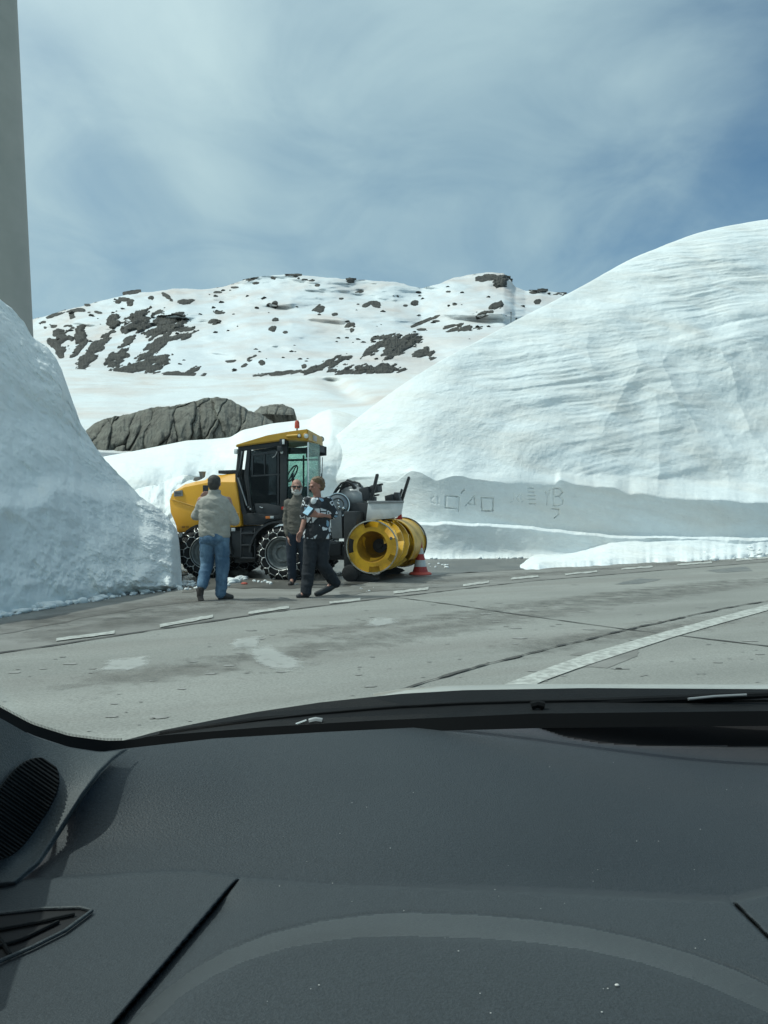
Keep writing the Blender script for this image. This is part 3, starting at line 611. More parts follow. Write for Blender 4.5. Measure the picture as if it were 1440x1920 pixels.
# spread snow apron at the foot of the right bank
us = np.arange(965, 1900, 2.5); far = ip(us, [(720, 20.9), (1000, 20.5), (1200, 21), (1440, 21.7), (2100, 25)]) + .3
near = H * F / (ip(us, [(965, 1064), (985, 1068), (1010, 1068), (1040, 1064), (1100, 1062), (1200, 1056), (1300, 1052), (1440, 1044), (1600, 1038), (1900, 1030)]) + 1.2 * fbm(us / 12, us * 0, 0, 3, 99) - CY); rows = []
endf = sm(965, 1010, us)
for t in np.linspace(0, 1, 50):
    D = near + (far - near) * t * (.15 + .85 * endf) ; h_ = (.10 * math.sin(min(1, t * 5) * 1.57) + .38 * t * t * endf * sm(1050, 1180, us)) * endf; X = (us - CX) / F * D
    rows.append(np.stack([X, D, -.01 + h_ + .05 * min(1, t * 6) * endf * fbm(X * 1.5, D * 4, 0, 5, 98, .6)], -1))
grid('snow_apron', np.array(rows), m_bank, kind='structure')

# ------------------------------------------------------------------ tower, marker pole
m_conc = M_('pale concrete', (.27, .27, .245), (.31, .305, .28), .5, .8, bump=.15, bs=3, dist=.05)
Yt_ = 42.0; pt = lambda v, u: (Yt_ / F) * (u + 22)
prof = [(2.75, -1.0), (2.62, 2.0), (2.24, H + 340 / F * Yt_), (1.44, H + 960 / F * Yt_), (1.05, 44), (0.0, 44)]
b = B(); b.lathe([(r, z) for r, z in prof], 64, Matrix.Rotation(R(90), 4, 'X'))
t_ = b.build('tower', m_conc, None, smooth=True); t_.location = ((-22 - CX) / F * Yt_, Yt_, 0)
tag(t_, 'tall tapered pale concrete tower rising behind the left snow bank', 'tower')
# rings lie along z after the turn
pm = M_('weathered wood', (.05, .045, .04)); pr = empty('snow_pole', P(958, 597, 62), 'thin dark marker pole standing in the snow right of the summit', 'pole')
b = B(); b.tube([(0, 0, -.6), (.01, 0, .52)], .028); b.build('pole', pm, pr); b = B(); b.box((-.05, -.03, .42), (.05, .03, .50), .005); b.build('marker_head', pm, pr)
# ------------------------------------------------------------------ yellow snow blower
TH = R(15); D00 = 13.8; X00 = (528 - CX) / F * D00; cs, sn = math.cos(TH), math.sin(TH)
def ms(u, v, l=0.0):
    k = (u - CX) / F; s = (k * D00 + k * l * cs - X00 - l * sn) / (cs + k * sn); D = D00 - s * sn + l * cs
    return (s, H - (v - CY) / F * D)
def mp(L, l=0.0): return [ms(u, v, l) for u, v in L]
def m3(u, v, l=0.0): s, z = ms(u, v, l); return (s, l, z)
m_yel = M_('yellow machine paint', (.80, .40, .025), (.70, .335, .02), 1.3, .38, spec=.5, coat=.25, bump=.05, bs=3)
m_yelr = M_('yellow cab roof', (.60, .34, .03), (.52, .29, .03), 2, .45)
m_drum = M_('worn yellow auger paint', (.78, .435, .022), (.36, .19, .02), 3.5, .42, metal=.15, lo=.42, hi=.72, detail=9)
m_drumi = M_('auger funnel paint', (.56, .29, .018), (.24, .13, .018), 4, .45, metal=.2)
m_edge = M_('scraped steel edge', (.62, .60, .52), (.25, .20, .10), 9, .3, metal=.8, lo=.45, hi=.7)
m_blk = M_('black coated steel', (.018, .020, .022), (.035, .038, .04), 5, .5)
m_blk2 = M_('dark frame', (.030, .034, .038), (.05, .054, .058), 4, .6)
m_rub = M_('tyre rubber', (.012, .012, .013), (.03, .03, .03), 12, .85, bump=.4, bs=30)
m_rim = M_('grey wheel rim', (.16, .18, .18), (.30, .31, .30), 8, .5, metal=.3)
m_chn = M_('bright chain steel', (.42, .43, .42), (.65, .65, .62), 12, .35, metal=.9)
m_sil = M_('galvanised housing', (.24, .25, .26), (.32, .33, .33), 5, .42, metal=.55)
m_chr = M_('polished clamp', (.62, .64, .63), None, rough=.15, metal=1)
m_wht = M_('white plate', (.66, .69, .69), (.55, .58, .58), 6, .5)
m_lens = M_('lamp lens', (.85, .86, .82), None, rough=.12, spec=.8)
m_red = M_('red plastic', (.50, .035, .02), None, rough=.35)
m_org = M_('orange plastic', (.75, .22, .05), None, rough=.35)
m_beac = M_('beacon glass', (.42, .06, .035), (.55, .12, .07), 20, .25)
m_ex = M_('exhaust steel', (.16, .155, .14), (.24, .23, .21), 8, .55, metal=.5)
m_seat = M_('cab upholstery', (.045, .046, .05), (.07, .07, .075), 8, .8)
def glassm(name, tint, gl=.06, rough=.02, alpha=1.0):
    m = bpy.data.materials.new(name); m.use_nodes = True; t = NT(m.node_tree)
    o = t.n('ShaderNodeOutputMaterial'); tr = t.n('ShaderNodeBsdfTransparent'); tr.inputs[0].default_value = (*tint, 1)
    g_ = t.n('ShaderNodeBsdfGlossy'); g_.inputs['Roughness'].default_value = rough; g_.inputs[0].default_value = (.9, .95, .95, 1)
    fr = t.n('ShaderNodeFresnel'); fr.inputs[0].default_value = 1.45; mx = t.n('ShaderNodeMixShader')
    t.l(t.math('MULTIPLY', fr.outputs[0], gl * 16, clamp=True), mx.inputs[0]); t.l(tr.outputs[0], mx.inputs[1]); t.l(g_.outputs[0], mx.inputs[2]); t.l(mx.outputs[0], o.inputs[0])
    return m
m_gdark = glassm('tinted cab glass', (.13, .15, .16), .05)
m_gclr = glassm('clear cab glass', (.72, .84, .80), .045)
mach = empty('snow_blower', (X00, D00, 0), 'large yellow rotary snow blower with black cab and chained wheels', 'snow blower', rz=-TH)
def part(b, name, m, parent=mach, sm_=True): return b.build(name, m, parent, smooth=sm_)
# engine cover: yellow side plus sloping shoulder
LW = 1.55
side = [(317, 938), (319, 960), (329, 984), (332, 999), (380, 995), (452, 987), (449, 950), (443, 908), (441, 903), (408, 903), (385, 905), (345, 913), (322, 926)]
b = B(); sd = mp(side, .06); b.prism(sd, .06, LW - .06, .03)
cover = part(b, 'engine_cover', m_yel)
b = B(); inn = [(441, 888), (405, 892), (384, 900), (345, 909), (326, 919), (322, 926), (345, 913), (385, 905), (408, 903), (441, 903)]
topn = mp([(322, 927), (345, 914), (385, 906), (408, 904), (441, 904)], .07); topi = mp([(328, 919), (348, 906), (386, 898), (408, 891), (441, 888)], .26)
va = [b.b.verts.new((s_, .07, z)) for s_, z in topn]; vb_ = [b.b.verts.new((s_, .26, z)) for s_, z in topi]; vc = [b.b.verts.new((s_, LW - .26, z)) for s_, z in topi]; vd = [b.b.verts.new((s_, LW - .07, z)) for s_, z in topn]
for r1, r2 in ((va, vb_), (vb_, vc), (vc, vd)):
    for i in range(4): b.b.faces.new((r1[i], r1[i + 1], r2[i + 1], r2[i]))
b.b.faces.new((va[0], vb_[0], vc[0], vd[0])); b.b.faces.new((va[4], vd[4], vc[4], vb_[4]))
part(b, 'cover_shoulder', m_yel, cover)
b = B(); a = mp([(322, 936), (370, 951)], .06); b.tube([(a[0][0], .053, a[0][1]), (a[1][0], .053, a[1][1])], .010, 6); a = mp([(372, 951), (448, 962)], .06); b.tube([(a[0][0], .055, a[0][1]), (a[1][0], .055, a[1][1])], .008, 6)
part(b, 'panel_crease', m_yelr, cover)
b = B(); b.prism(mp([(409, 888), (409, 882), (442, 881), (442, 888)], .25), .25, LW - .25, .01); part(b, 'top_grille', m_blk)
b = B(); b.prism(mp([(326, 931), (343, 930), (342, 919), (326, 921)], .05), .045, .07, .004); bd = part(b, 'maker_plate', m_sil, cover)
for k in range(3):
    b = B(); v0 = 922.5 + k * 2.8; b.prism(mp([(328, v0 + 1.2), (340, v0 + .4), (340, v0 - .8), (328, v0)], .045), .038, .046); part(b, 'plate_lettering', m_blk2, bd) if False else part(b, 'louvre', m_blk2, cover)
def text(s_, size, loc, rot, m, parent, name='lettering'):
    cu = bpy.data.curves.new(name, 'FONT'); cu.body = s_; cu.size = size; cu.extrude = .002; cu.align_x = 'CENTER'; cu.align_y = 'CENTER'
    o = bpy.data.objects.new('tmp', cu); C.objects.link(o); bpy.context.view_layer.update()
    me = bpy.data.meshes.new_from_object(o.evaluated_get(bpy.context.evaluated_depsgraph_get())); bpy.data.objects.remove(o)
    o = link(name, me, m, parent, False); o.location = loc; o.rotation_euler = rot; return o
for wd_, us_ in (('BBI', 345.5), ('10', 352.5)): s_, z_ = ms(us_, 988.3, .05); text(wd_, .055, (s_, .024, z_), (R(90), R(-4), 0), m_blk, cover)
# snow lying on the cover
b = B(); 
us_ = np.linspace(-.15, .55, 40); ys_ = np.linspace(.0, 1.0, 30); sA = ms(322, 927, .2); PTS = np.zeros((30, 40, 3))
for j in range(30):
    s0 = np.linspace(ms(324, 920, .26)[0], ms(392, 893, .26)[0], 40); zz = np.interp(s0, [p[0] for p in topi], [p[1] for p in topi]); yl = .16 + 1.15 * j / 29
    ed = np.minimum(1, np.minimum(np.arange(40), 39 - np.arange(40)) / 5) * min(1, min(j, 29 - j) / 4)
    PTS[j, :, 0] = s0; PTS[j, :, 1] = yl; PTS[j, :, 2] = zz - .02 + ed * (.05 + .05 * fbm(s0 * 5, s0 * 0 + yl * 4, 0, 3, 5)) - (.05 if j < 2 else 0)
o = grid('snow', PTS, m_snow, None); o.matrix_world = Matrix.Translation((X00, D00, 0)) @ Matrix.Rotation(-TH, 4, 'Z'); tag(o, 'patch of snow lying on the yellow engine cover', 'snow')
b = B(); e = m3(379.5, 900, .45); b.lathe([(.052, -.02), (.055, .02), (.05, .09), (.062, .17), (.075, .19), (.06, .19), (.045, .10)], 18, Matrix.Translation((e[0], .45, e[2] - .03)) @ Matrix.Rotation(R(90), 4, 'X') @ Matrix.Rotation(0, 4, 'Z')); part(b, 'exhaust_stack', m_ex)
b = B(); b.prism(mp([(366, 902), (369, 895), (377, 894), (379, 901)], .4), .3, .6, .02); part(b, 'exhaust_guard', m_ex)
# lower bodywork, chassis
b = B(); b.prism(mp([(331, 1001), (329, 1010), (331, 1054), (345, 1059), (347, 1030), (356, 1012), (372, 1003), (400, 1006), (424, 1024), (428, 1000), (428, 992)], .1), .10, 1.45, .012); part(b, 'rear_skirt', m_blk2)
for (uu, vv_, w2, h2) in ((339, 1003, 3.5, 4.5), (351, 1001, 1.8, 2)):
    b = B(); b.prism(mp([(uu - w2, vv_ + h2), (uu + w2, vv_ + h2), (uu + w2, vv_ - h2), (uu - w2, vv_ - h2)], .1), .09, .11, .003); part(b, 'reflector', m_wht)
def arch(uc, vc_, r0, r1, a0, a1, name='mudguard', y0=-.02, y1=.46):
    s0, z0 = ms(uc, vc_, .1); b = B(); n = 16; ins = []; outs = []
    for k in range(n + 1):
        a_ = R(a0 + (a1 - a0) * k / n); ins.append((s0 + r0 * math.cos(a_), z0 + r0 * math.sin(a_))); outs.append((s0 + r1 * math.cos(a_), z0 + r1 * math.sin(a_)))
    b.prism(outs + ins[::-1], y0, y1); return part(b, name, m_blk)
arch(528, 1038, .56, .60, 5, 178); arch(386, 1038, .52, .56, 0, 190, y0=.02)
for y0 in (.35, 1.05):
    b = B(); b.box((-2.1, y0, .42), (1.0, y0 + .16, .66), .02); part(b, 'chassis_beam', m_blk)
b = B(); b.box((-1.05, .12, .38), (-.62, 1.4, .88), .03); part(b, 'fuel_tank', m_blk2)
b = B(); b.prism(mp([(438, 990), (452, 987), (492, 986), (482, 1004), (478, 1054), (440, 1056)], .2), .2, .5, .02); part(b, 'step_box', m_blk)
for v0 in (1000, 1022, 1046):
    b = B(); a = ms(452, v0, .05); c = ms(478, v0, .05); b.box((a[0], .04, a[1] - .015), (c[0], .22, a[1] + .012), .005); part(b, 'step', m_blk2)
for u0 in (452, 478):
    b = B(); a = ms(u0, 990, .05); c = ms(u0, 1048, .05); b.box((a[0] - .012, .04, c[1]), (a[0] + .012, .08, a[1]), .004); part(b, 'step_rail', m_blk2)
b = B(); b.prism(mp([(434, 996), (441, 996), (441, 990), (434, 990)], .04), .03, .05, .003); part(b, 'reflector', m_wht)
# wheels
def wheel(s0, l0, name='wheel', steer=0.0, flip=1):
    Rr = .475; W = .40; M0 = Matrix.Rotation(0, 4, 'Z')
    b = B(); b.lathe([(.27, .02), (.30, -.015), (.36, -.035), (.42, -.03), (.455, .0), (Rr, .04), (Rr, W - .04), (.455, W), (.42, W + .03), (.36, W + .035), (.30, W + .015), (.27, W - .02)], 48, None, closed=True)
    for k in range(24):
        for sd_ in (0, 1):
            a_ = 2 * math.pi * (k + .5 * sd_) / 24; M = Matrix.Rotation(-a_, 4, 'Y') @ Matrix.Translation((Rr + .004, .10 + .20 * sd_, 0)) @ Matrix.Rotation(R(28 if sd_ else -28), 4, 'X')
            b.box((-.012, -.11, -.022), (.016, .11, .022), 0, M)
    t0 = b.build('wheel', m_rub, mach, smooth=True)
    b = B(); b.lathe([(.275, .02), (.285, .0), (.275, -.012), (.255, .0), (.235, .06), (.215, .085), (.17, .09), (.165, .04), (.15, .02), (.12, .02), (.11, .07), (.0, .07)], 40)
    for k in range(8): a_ = 2 * math.pi * k / 8; b.ball((.14 * math.cos(a_), .015, .14 * math.sin(a_)), .014, 5)
    rm = b.build('rim', m_rim, t0, smooth=True)
    b = B(); n = 11; jr = random.Random(int(s0 * 10) + 5)
    pol = lambda a_, r, y: (r * math.cos(a_), y, r * math.sin(a_))
    for k in range(n):
        a_ = 2 * math.pi * k / n + jr.uniform(-.05, .05); d = math.pi / n
        b.tube([pol(a_, .30, -.045), pol(a_, .355, -.055)], .0085, 5)
        b.tube([pol(a_, .355, -.055), pol(a_ + d * .55, .41, -.05), pol(a_ + d * .6, .47, -.005), pol(a_ + d * .8, .50, .10), pol(a_ + d, .50, .2)], .0085, 5)
        b.tube([pol(a_, .355, -.055), pol(a_ - d * .55, .41, -.05), pol(a_ - d * .6, .47, -.005), pol(a_ - d * .8, .50, .10), pol(a_ - d, .50, .2)], .0085, 5)
        b.tube([pol(a_ + d * .55, .41, -.05), pol(a_ + 2 * d - d * .55, .41, -.05)], .0065, 5)
        b.tube([pol(a_ - d, .50, .2), pol(a_ + d, .50, .2)], .0085, 5)
        b.ball(pol(a_, .355, -.055), .015, 5)
    b.tube([pol(2 * math.pi * k / 40, .30, -.04) for k in range(41)], .009, 6, cap=False)
    b.build('snow_chain', m_chn, t0, smooth='all')
    t0.location = (s0, l0, .475); t0.rotation_euler = (0, 0, steer); return t0
fw = wheel(0.0, 0.0); rw = wheel(ms(386, 1041, 0)[0], 0.03, steer=R(24))
def copy_sub(src, loc, steer):
    o = src.copy(); C.objects.link(o); o.parent = mach; o.location = loc; o.rotation_euler = (0, 0, steer)
    for ch in src.children: c_ = ch.copy(); C.objects.link(c_); c_.parent = o
copy_sub(fw, (0, 1.55, .475), R(180) * 0); copy_sub(rw, (rw.location.x, 1.5, .475), R(18))
# cab
CN = .10; CW = 1.12; cf = ms(577, 900, CN)[0]; cr = ms(447, 900, CN)[0]
pf = ms(531, 900, CN)[0]
sets = cf - .16
# plan: near side at CN, far at CN+CW
FARS = CN + CW
prof_b = mp([(447, 843), (442, 892), (451, 948), (456, 984), (535, 984), (535, 970), (577, 950)], CN)
b = B(); # rear panel and lower bodywork
b.prism(mp([(455, 962), (456, 984), (493, 984), (500, 979), (520, 974), (536, 976), (560, 975), (577, 960), (577, 940), (536, 945), (534, 962)], CN), CN, FARS, .01); cabl = part(b, 'cab_base', m_blk)
def bar(pts, name='cab_pillar', r=.03, m=m_blk, parent=mach, y=CN):
    b = B(); b.tube([m3(u, v, y) for u, v in pts], r, 8); return part(b, name, m, parent)
def strip(poly, y0, y1, name, m, bev=.008, parent=mach): b = B(); b.prism(mp(poly, y0), y0, y1, bev); return part(b, name, m, parent)
strip([(446, 842), (441, 892), (450, 950), (454, 964), (464, 964), (457, 948), (449, 892), (455, 842)], CN, CN + .09, 'cab_pillar', m_blk)
strip([(525, 828), (525, 970), (537, 972), (538, 828)], CN - .01, CN + .08, 'cab_pillar', m_blk)
strip([(463, 843), (457, 892), (466, 948), (470, 960), (476, 960), (471, 945), (466, 892), (469, 843)], CN + .005, CN + .07, 'cab_pillar', m_blk)
strip([(446, 836), (446, 846), (538, 834), (538, 825)], CN - .003, CN + .085, 'cab_rail', m_blk)
b = B(); b.prism(mp([(447, 842), (442, 892), (451, 950), (455, 962), (462, 962), (456, 948), (448, 892), (453, 842)], FARS - .05), FARS - .05, FARS, .005); part(b, 'cab_pillar', m_blk)
b = B(); b.prism(mp([(447, 880), (444, 892), (452, 950), (456, 964), (468, 964), (460, 930), (452, 890), (454, 880)], CN + .1), CN + .1, FARS - .06, .005); part(b, 'cab_rear_wall', m_seat)
# door: lower panel, glass, sliding pane frames
door = strip([(470, 845), (467, 892), (474, 944), (478, 962), (525, 966), (525, 836)], CN + .03, CN + .045, 'door', m_gdark, 0)
strip([(480, 962), (477, 944), (500, 944), (526, 949), (526, 967)], CN + .0, CN + .05, 'door_panel', m_blk2, .004, door)
for poly in ([(472, 852), (472, 892), (474, 892), (475, 852)], [(495, 850), (495, 892), (497, 892), (497, 849)], [(472, 852), (524, 846), (524, 849), (472, 855)], [(471, 891), (524, 888), (524, 891), (471, 894)], [(520, 846), (520, 948), (523, 948), (523, 846)]):
    strip(poly, CN + .012, CN + .05, 'window_frame', m_blk2, .003, door)
bar([(487, 950), (490, 952), (493, 952)], 'door_handle', .012, m_chr, door, CN - .01)
bar([(454, 846), (446, 895), (463, 948)], 'grab_rail', .014, m_sil, mach, CN - .05)
b = B(); b.ball(m3(466, 951, CN - .03), .022, 6); b.ball(m3(470, 955, CN - .03), .025, 6); part(b, 'rail_foot', m_sil)
b = B(); b.tube([m3(479, 905, CN + .1), m3(489, 930, CN + .1)], .012, 6); b.ball(m3(479, 905, CN + .1), .03, 6); part(b, 'control_lever', m_sil)
# interior
b = B(); a = ms(478, 940, .5); b.box((a[0], .38, a[1] - .02), (a[0] + .50, .92, a[1] + .12), .05); b.box((a[0] - .02, .40, a[1] + .1), (a[0] + .12, .90, a[1] + .72), .05); part(b, 'driver_seat', m_seat)
b = B(); a = m3(548, 888, .6); M = Matrix.Translation(a) @ Matrix.Rotation(R(-62), 4, 'Y')
b.tube([M @ Vector((.17 * math.cos(x), .17 * math.sin(x), 0)) for x in np.linspace(0, 6.2832, 25)], .014, 6, cap=False); b.tube([M @ Vector((-.17, 0, 0)), M @ Vector((.17, 0, 0))], .012, 6); b.tube([a, (a[0] + .05, a[1], a[2] - .35)], .03, 8); part(b, 'steering_wheel', m_blk)
b = B(); a = ms(560, 912, .6); b.box((a[0] - .12, .35, a[1] - .45), (a[0] + .14, .95, a[1]), .04); part(b, 'control_console', m_seat)
# front panes: near quarter glass, windscreen, far side window with frame
zt_, zb_ = ms(560, 829, CN)[1], ms(560, 942, CN)[1]
def quad(name, p, q_, z0, z1, m, th=.006):
    b = B(); d = (Vector(q_) - Vector(p)).normalized(); n_ = Vector((-d.y, d.x)) * th
    pts = [p, q_, (q_[0] + n_.x, q_[1] + n_.y), (p[0] + n_.x, p[1] + n_.y)]
    lo_ = [b.b.verts.new((x, y, z0)) for x, y in pts]; hi_ = [b.b.verts.new((x, y, z1)) for x, y in pts]
    b.b.faces.new(lo_[::-1]); b.b.faces.new(hi_)
    for i in range(4): b.b.faces.new((lo_[i], lo_[(i + 1) % 4], hi_[(i + 1) % 4], hi_[i]))
    return part(b, name, m, mach, False)
quad('quarter_window', (pf + .06, CN + .02), (cf, CN + .02), zb_, zt_, m_gclr)
quad('windscreen', (cf, CN + .02), (cf + .03, CN + CW * .5), zb_, zt_, m_gclr); quad('windscreen', (cf + .03, CN + CW * .5), (sets, FARS), zb_, zt_, m_gclr)
quad('side_window', (pf - .55, FARS), (sets, FARS), zb_, zt_, m_gclr)
b = B(); b.box((pf - .6, FARS - .03, zb_), (pf - .53, FARS + .02, zt_), .01); b.box((sets - .04, FARS - .03, zb_), (sets, FARS + .02, zt_), .01); b.box((pf - .05, FARS - .02, zb_), (pf - .02, FARS + .01, zt_ - .15), .005)
b.box((pf - .55, FARS - .02, zt_ - .26), (sets, FARS + .01, zt_ - .22), .004); b.box((pf - .6, FARS - .03, zt_ - .12), (sets, FARS + .02, zt_), .005); b.box((pf - .6, FARS - .03, zb_ - .02), (sets, FARS + .02, zb_ + .05), .005); part(b, 'window_frame', m_blk2)
b = B(); b.box((cf - .012, CN + .01, zb_), (cf + .010, CN + .03, zt_), .003); part(b, 'pane_edge', m_chr)
b = B(); b.prism([(pf + .05, zt_ - .20), (pf + .05, zt_), (cf - .01, zt_), (cf - .01, zt_ - .17)], FARS - .1, FARS - .07); b.box((cf - .02, CN + .06, zt_ - .13), (cf - .005, FARS - .2, zt_), 0); part(b, 'sun_blind', m_blk2)
# wiper on windscreen
b = B(); b.tube([(cf + .035, CN + .5, zb_ + .05), (cf + .045, CN + .62, zb_ + .55)], .008, 5); b.tube([(cf + .05, CN + .60, zb_ + .25), (cf + .045, CN + .66, zb_ + .85)], .007, 5); part(b, 'wiper', m_blk)
# roof
rn = mp([(440, 838), (441, 834), (500, 816), (540, 809), (577, 804), (578, 827), (536, 825)], CN - .06)
b = B(); ya, yb_ = CN - .06, FARS + .06; topz = 0
va = [b.b.verts.new((s_, ya, z)) for s_, z in rn]
vb_ = [b.b.verts.new((s_ - (.16 if i in (4, 5) else 0), yb_, z - (0.02 if i in (1, 2, 3, 4) else 0))) for i, (s_, z) in enumerate(rn)]
b.b.faces.new(va); b.b.faces.new(vb_[::-1])
for i in range(7): b.b.faces.new((va[i], vb_[i], vb_[(i + 1) % 7], va[(i + 1) % 7]))
bmesh.ops.recalc_face_normals(b.b, faces=b.b.faces); bmesh.ops.bevel(b.b, geom=list(b.b.edges), offset=.018, segments=2, affect='EDGES'); roof = part(b, 'cab_roof', m_yelr)
def lamp(pos, r, d, m=m_blk, name='work_lamp', ln=.10):
    M = Matrix.Translation(pos) @ Vector(d).normalized().to_track_quat('Y', 'Z').to_matrix().to_4x4()
    b = B(); b.lathe([(0, -ln), (r * .6, -ln), (r, -.03), (r * 1.06, 0), (r * .9, .012), (r * .85, .0)], 18, M); o = part(b, name, m)
    b = B(); b.lathe([(r * .86, .002), (r * .5, .02), (0, .026)], 18, M); part(b, 'lens', m_lens, o); return o
a = m3(561, 817, CN - .09); lamp((a[0], a[1], a[2]), .036, (.7, -1, 0), m_blk, ln=.05); 
b = B(); b.tube([m3(538, 818, CN - .09), m3(559, 816.5, CN - .09)], .026, 10); part(b, 'lamp_tube', m_yelr, roof)
a = m3(574, 817.5, CN - .08); lamp((a[0], a[1], a[2]), .052, (.7, -1, 0), m_yelr, ln=.06)
a = ms(606, 824, FARS + .12); lamp((a[0] - .02, FARS + .06, a[1]), .055, (.55, -1, 0), m_blk)
b = B(); sf = rn[4][0]; Mr = Matrix.Translation((sf + .004 - .16 * .42, ya + (yb_ - ya) * .42, rn[4][1] - .12)) @ Matrix.Rotation(math.atan2(.16, yb_ - ya), 4, 'Z'); b.box((-.012, -.15, -.05), (.012, .15, .05), .006, Mr); part(b, 'roof_plate', m_sil, roof)
b = B(); a = m3(557, 806, .55); b.tube([(a[0], a[1], a[2] - .12), (a[0], a[1], a[2] + .04)], .014, 8); part(b, 'beacon_stem', m_blk)
b = B(); b.lathe([(.0, .0), (.045, .0), (.047, .03), (.043, .11), (.025, .145), (0, .15)], 18, Matrix.Translation((a[0], a[1], a[2] + .03)) @ Matrix.Rotation(R(90), 4, 'X')); part(b, 'beacon', m_beac)
b = B(); a = ms(530, 829, CN - .1); b.box((a[0] - .055, CN - .12, a[1] - .055), (a[0] + .05, CN - .02, a[1] + .06), .01); o = part(b, 'side_lamp', m_blk); b = B(); b.box((a[0] + .0, CN - .128, a[1] - .04), (a[0] + .045, CN - .118, a[1] + .045), .004); part(b, 'lens', m_lens, o)
a = m3(528, 848, CN - .14); lamp((a[0], a[1], a[2]), .035, (.8, -.9, -.2), m_blk, 'mirror_lamp')
bar([(523, 836), (520, 846), (516, 855), (511, 858)], 'mirror_arm', .009, m_sil, mach, CN - .12)
b = B(); a = ms(526, 843, CN - .15); b.box((a[0] - .05, CN - .2, a[1] - .04), (a[0] + .04, CN - .14, a[1] + .06), .015); part(b, 'mirror', m_blk)
b = B(); a = ms(443.5, 846, CN - .03); b.box((a[0] - .04, CN - .06, a[1] - .05), (a[0] + .02, CN + .04, a[1] + .04), .012); part(b, 'rear_lamp', m_lens)
b = B(); a = ms(533, 953, CN - .03); b.box((a[0] - .05, CN - .05, a[1] - .028), (a[0] + .05, CN, a[1] + .028), .01); part(b, 'marker_light', m_red)
b = B(); a = ms(502, 970.5, CN - .02); b.box((a[0] - .045, CN - .02, a[1] - .022), (a[0] + .04, CN + .01, a[1] + .024), .006); part(b, 'marker_light', m_org)
b = B(); a = ms(509.5, 970, CN - .02); b.box((a[0] - .032, CN - .02, a[1] - .022), (a[0] + .035, CN + .01, a[1] + .024), .006); part(b, 'reflector', m_wht)
# ---- blower head
rc, rz_ = ms(697, 1025.5, -.05); RR = .455; L0 = -.05; L1 = 2.18
MA = Matrix.Translation((rc, 0, rz_))
rot_pts = lambda r, a_, y: (rc + r * math.cos(a_), y, rz_ + r * math.sin(a_))
b = B(); b.lathe([(RR, L0), (RR + .006, L0 + .0), (RR + .006, L0 + .07), (RR - .006, L0 + .07), (RR - .008, L0)], 64, MA, closed=True); ring = part(b, 'auger_ring', m_drum)
b = B(); b.lathe([(RR + .010, L0 - .006), (RR + .010, L0 + .008), (RR - .012, L0 + .006), (RR - .012, L0 - .006)], 64, MA, closed=True); part(b, 'worn_edge', m_edge, ring)
b = B(); y = L0 + .02
b.lathe([(.275, y), (.345, y + .0), (.345, y + .018), (.275, y + .018)], 48, MA, closed=True)
for a0, a1 in ((-20, 22), (52, 74), (112, 160), (196, 262), (290, 322)):
    b.lathe([(.335, y + .001), (RR - .004, y + .001), (RR - .004, y + .02), (.335, y + .02)], 10, MA, R(a0), R(a1), closed=True)
hub = part(b, 'auger_flange', m_drum)
b = B(); b.lathe([(.276, y + .002), (.27, y + .012), (.21, y + .26), (.135, y + .50), (.125, y + .52), (.19, y + .52), (.25, y + .26), (.30, y + .02)], 48, MA); part(b, 'auger_funnel', m_drumi, hub)
b = B(); b.lathe([(.128, y + .50), (.06, y + .49), (.05, y + .46), (0, y + .455)], 24, MA); part(b, 'funnel_hole_shade', m_blk2, hub)  # dark disc paints the shaded hole at the end of the funnel
b = B(); b.tube([rot_pts(.375, R(24), y - .012), rot_pts(.375, R(24), y + .01)], .026, 10); part(b, 'bolt', m_chr, hub)
# helical blades with real thickness
def helix(a0, y0, y1, turns, r0, r1, th, n=54, jag=0, name='auger_blade'):
    b = B(); rings = []; jr = random.Random(int(a0 * 9) + 3)
    for k in range(n + 1):
        f = k / n; a_ = a0 + turns * 2 * math.pi * f; y_ = y0 + (y1 - y0) * f; ro = r1 + (jr.uniform(-jag, jag) if k % 4 == 0 else 0)
        rings.append([b.b.verts.new(rot_pts(r, a_, y_ + dy)) for r, dy in ((r0, 0), (ro, 0), (ro, th), (r0, th))])
    for A, Bn in zip(rings, rings[1:]):
        for j in range(4): b.b.faces.new((A[j], A[(j + 1) % 4], Bn[(j + 1) % 4], Bn[j]))
    b.b.faces.new(rings[0]); b.b.faces.new(rings[-1][::-1]); return part(b, name, m_drum)
for k in range(3): helix(R(120 * k + 15), L0 + .10, L0 + 1.15, .85, .20, .452, .05, jag=.02)
for k in range(3): helix(R(120 * k + 50), L0 + 2.05, L0 + 1.15, .6, .22, .44, .03, jag=.012)
b = B(); b.lathe([(.20, L0 + .30), (.20, L0 + 1.0), (.20, L0 + 2.1), (.0, L0 + 2.1)], 40, MA); part(b, 'auger_tube', m_drumi)
b = B(); b.lathe([(.455, L0 + 1.25), (.475, L0 + 1.25), (.475, L1), (.455, L1)], 30, MA, R(-38), R(148), closed=True); part(b, 'auger_housing', m_drum)
b = B(); b.lathe([(.0, L1), (.49, L1), (.49, L1 + .03), (.0, L1 + .03)], 48, MA); part(b, 'end_disc', m_drum)
b = B(); b.lathe([(.492, L1 - .015), (.505, L1 - .015), (.505, L1 + .04), (.492, L1 + .04)], 48, MA, closed=True); part(b, 'disc_rim', m_blk)
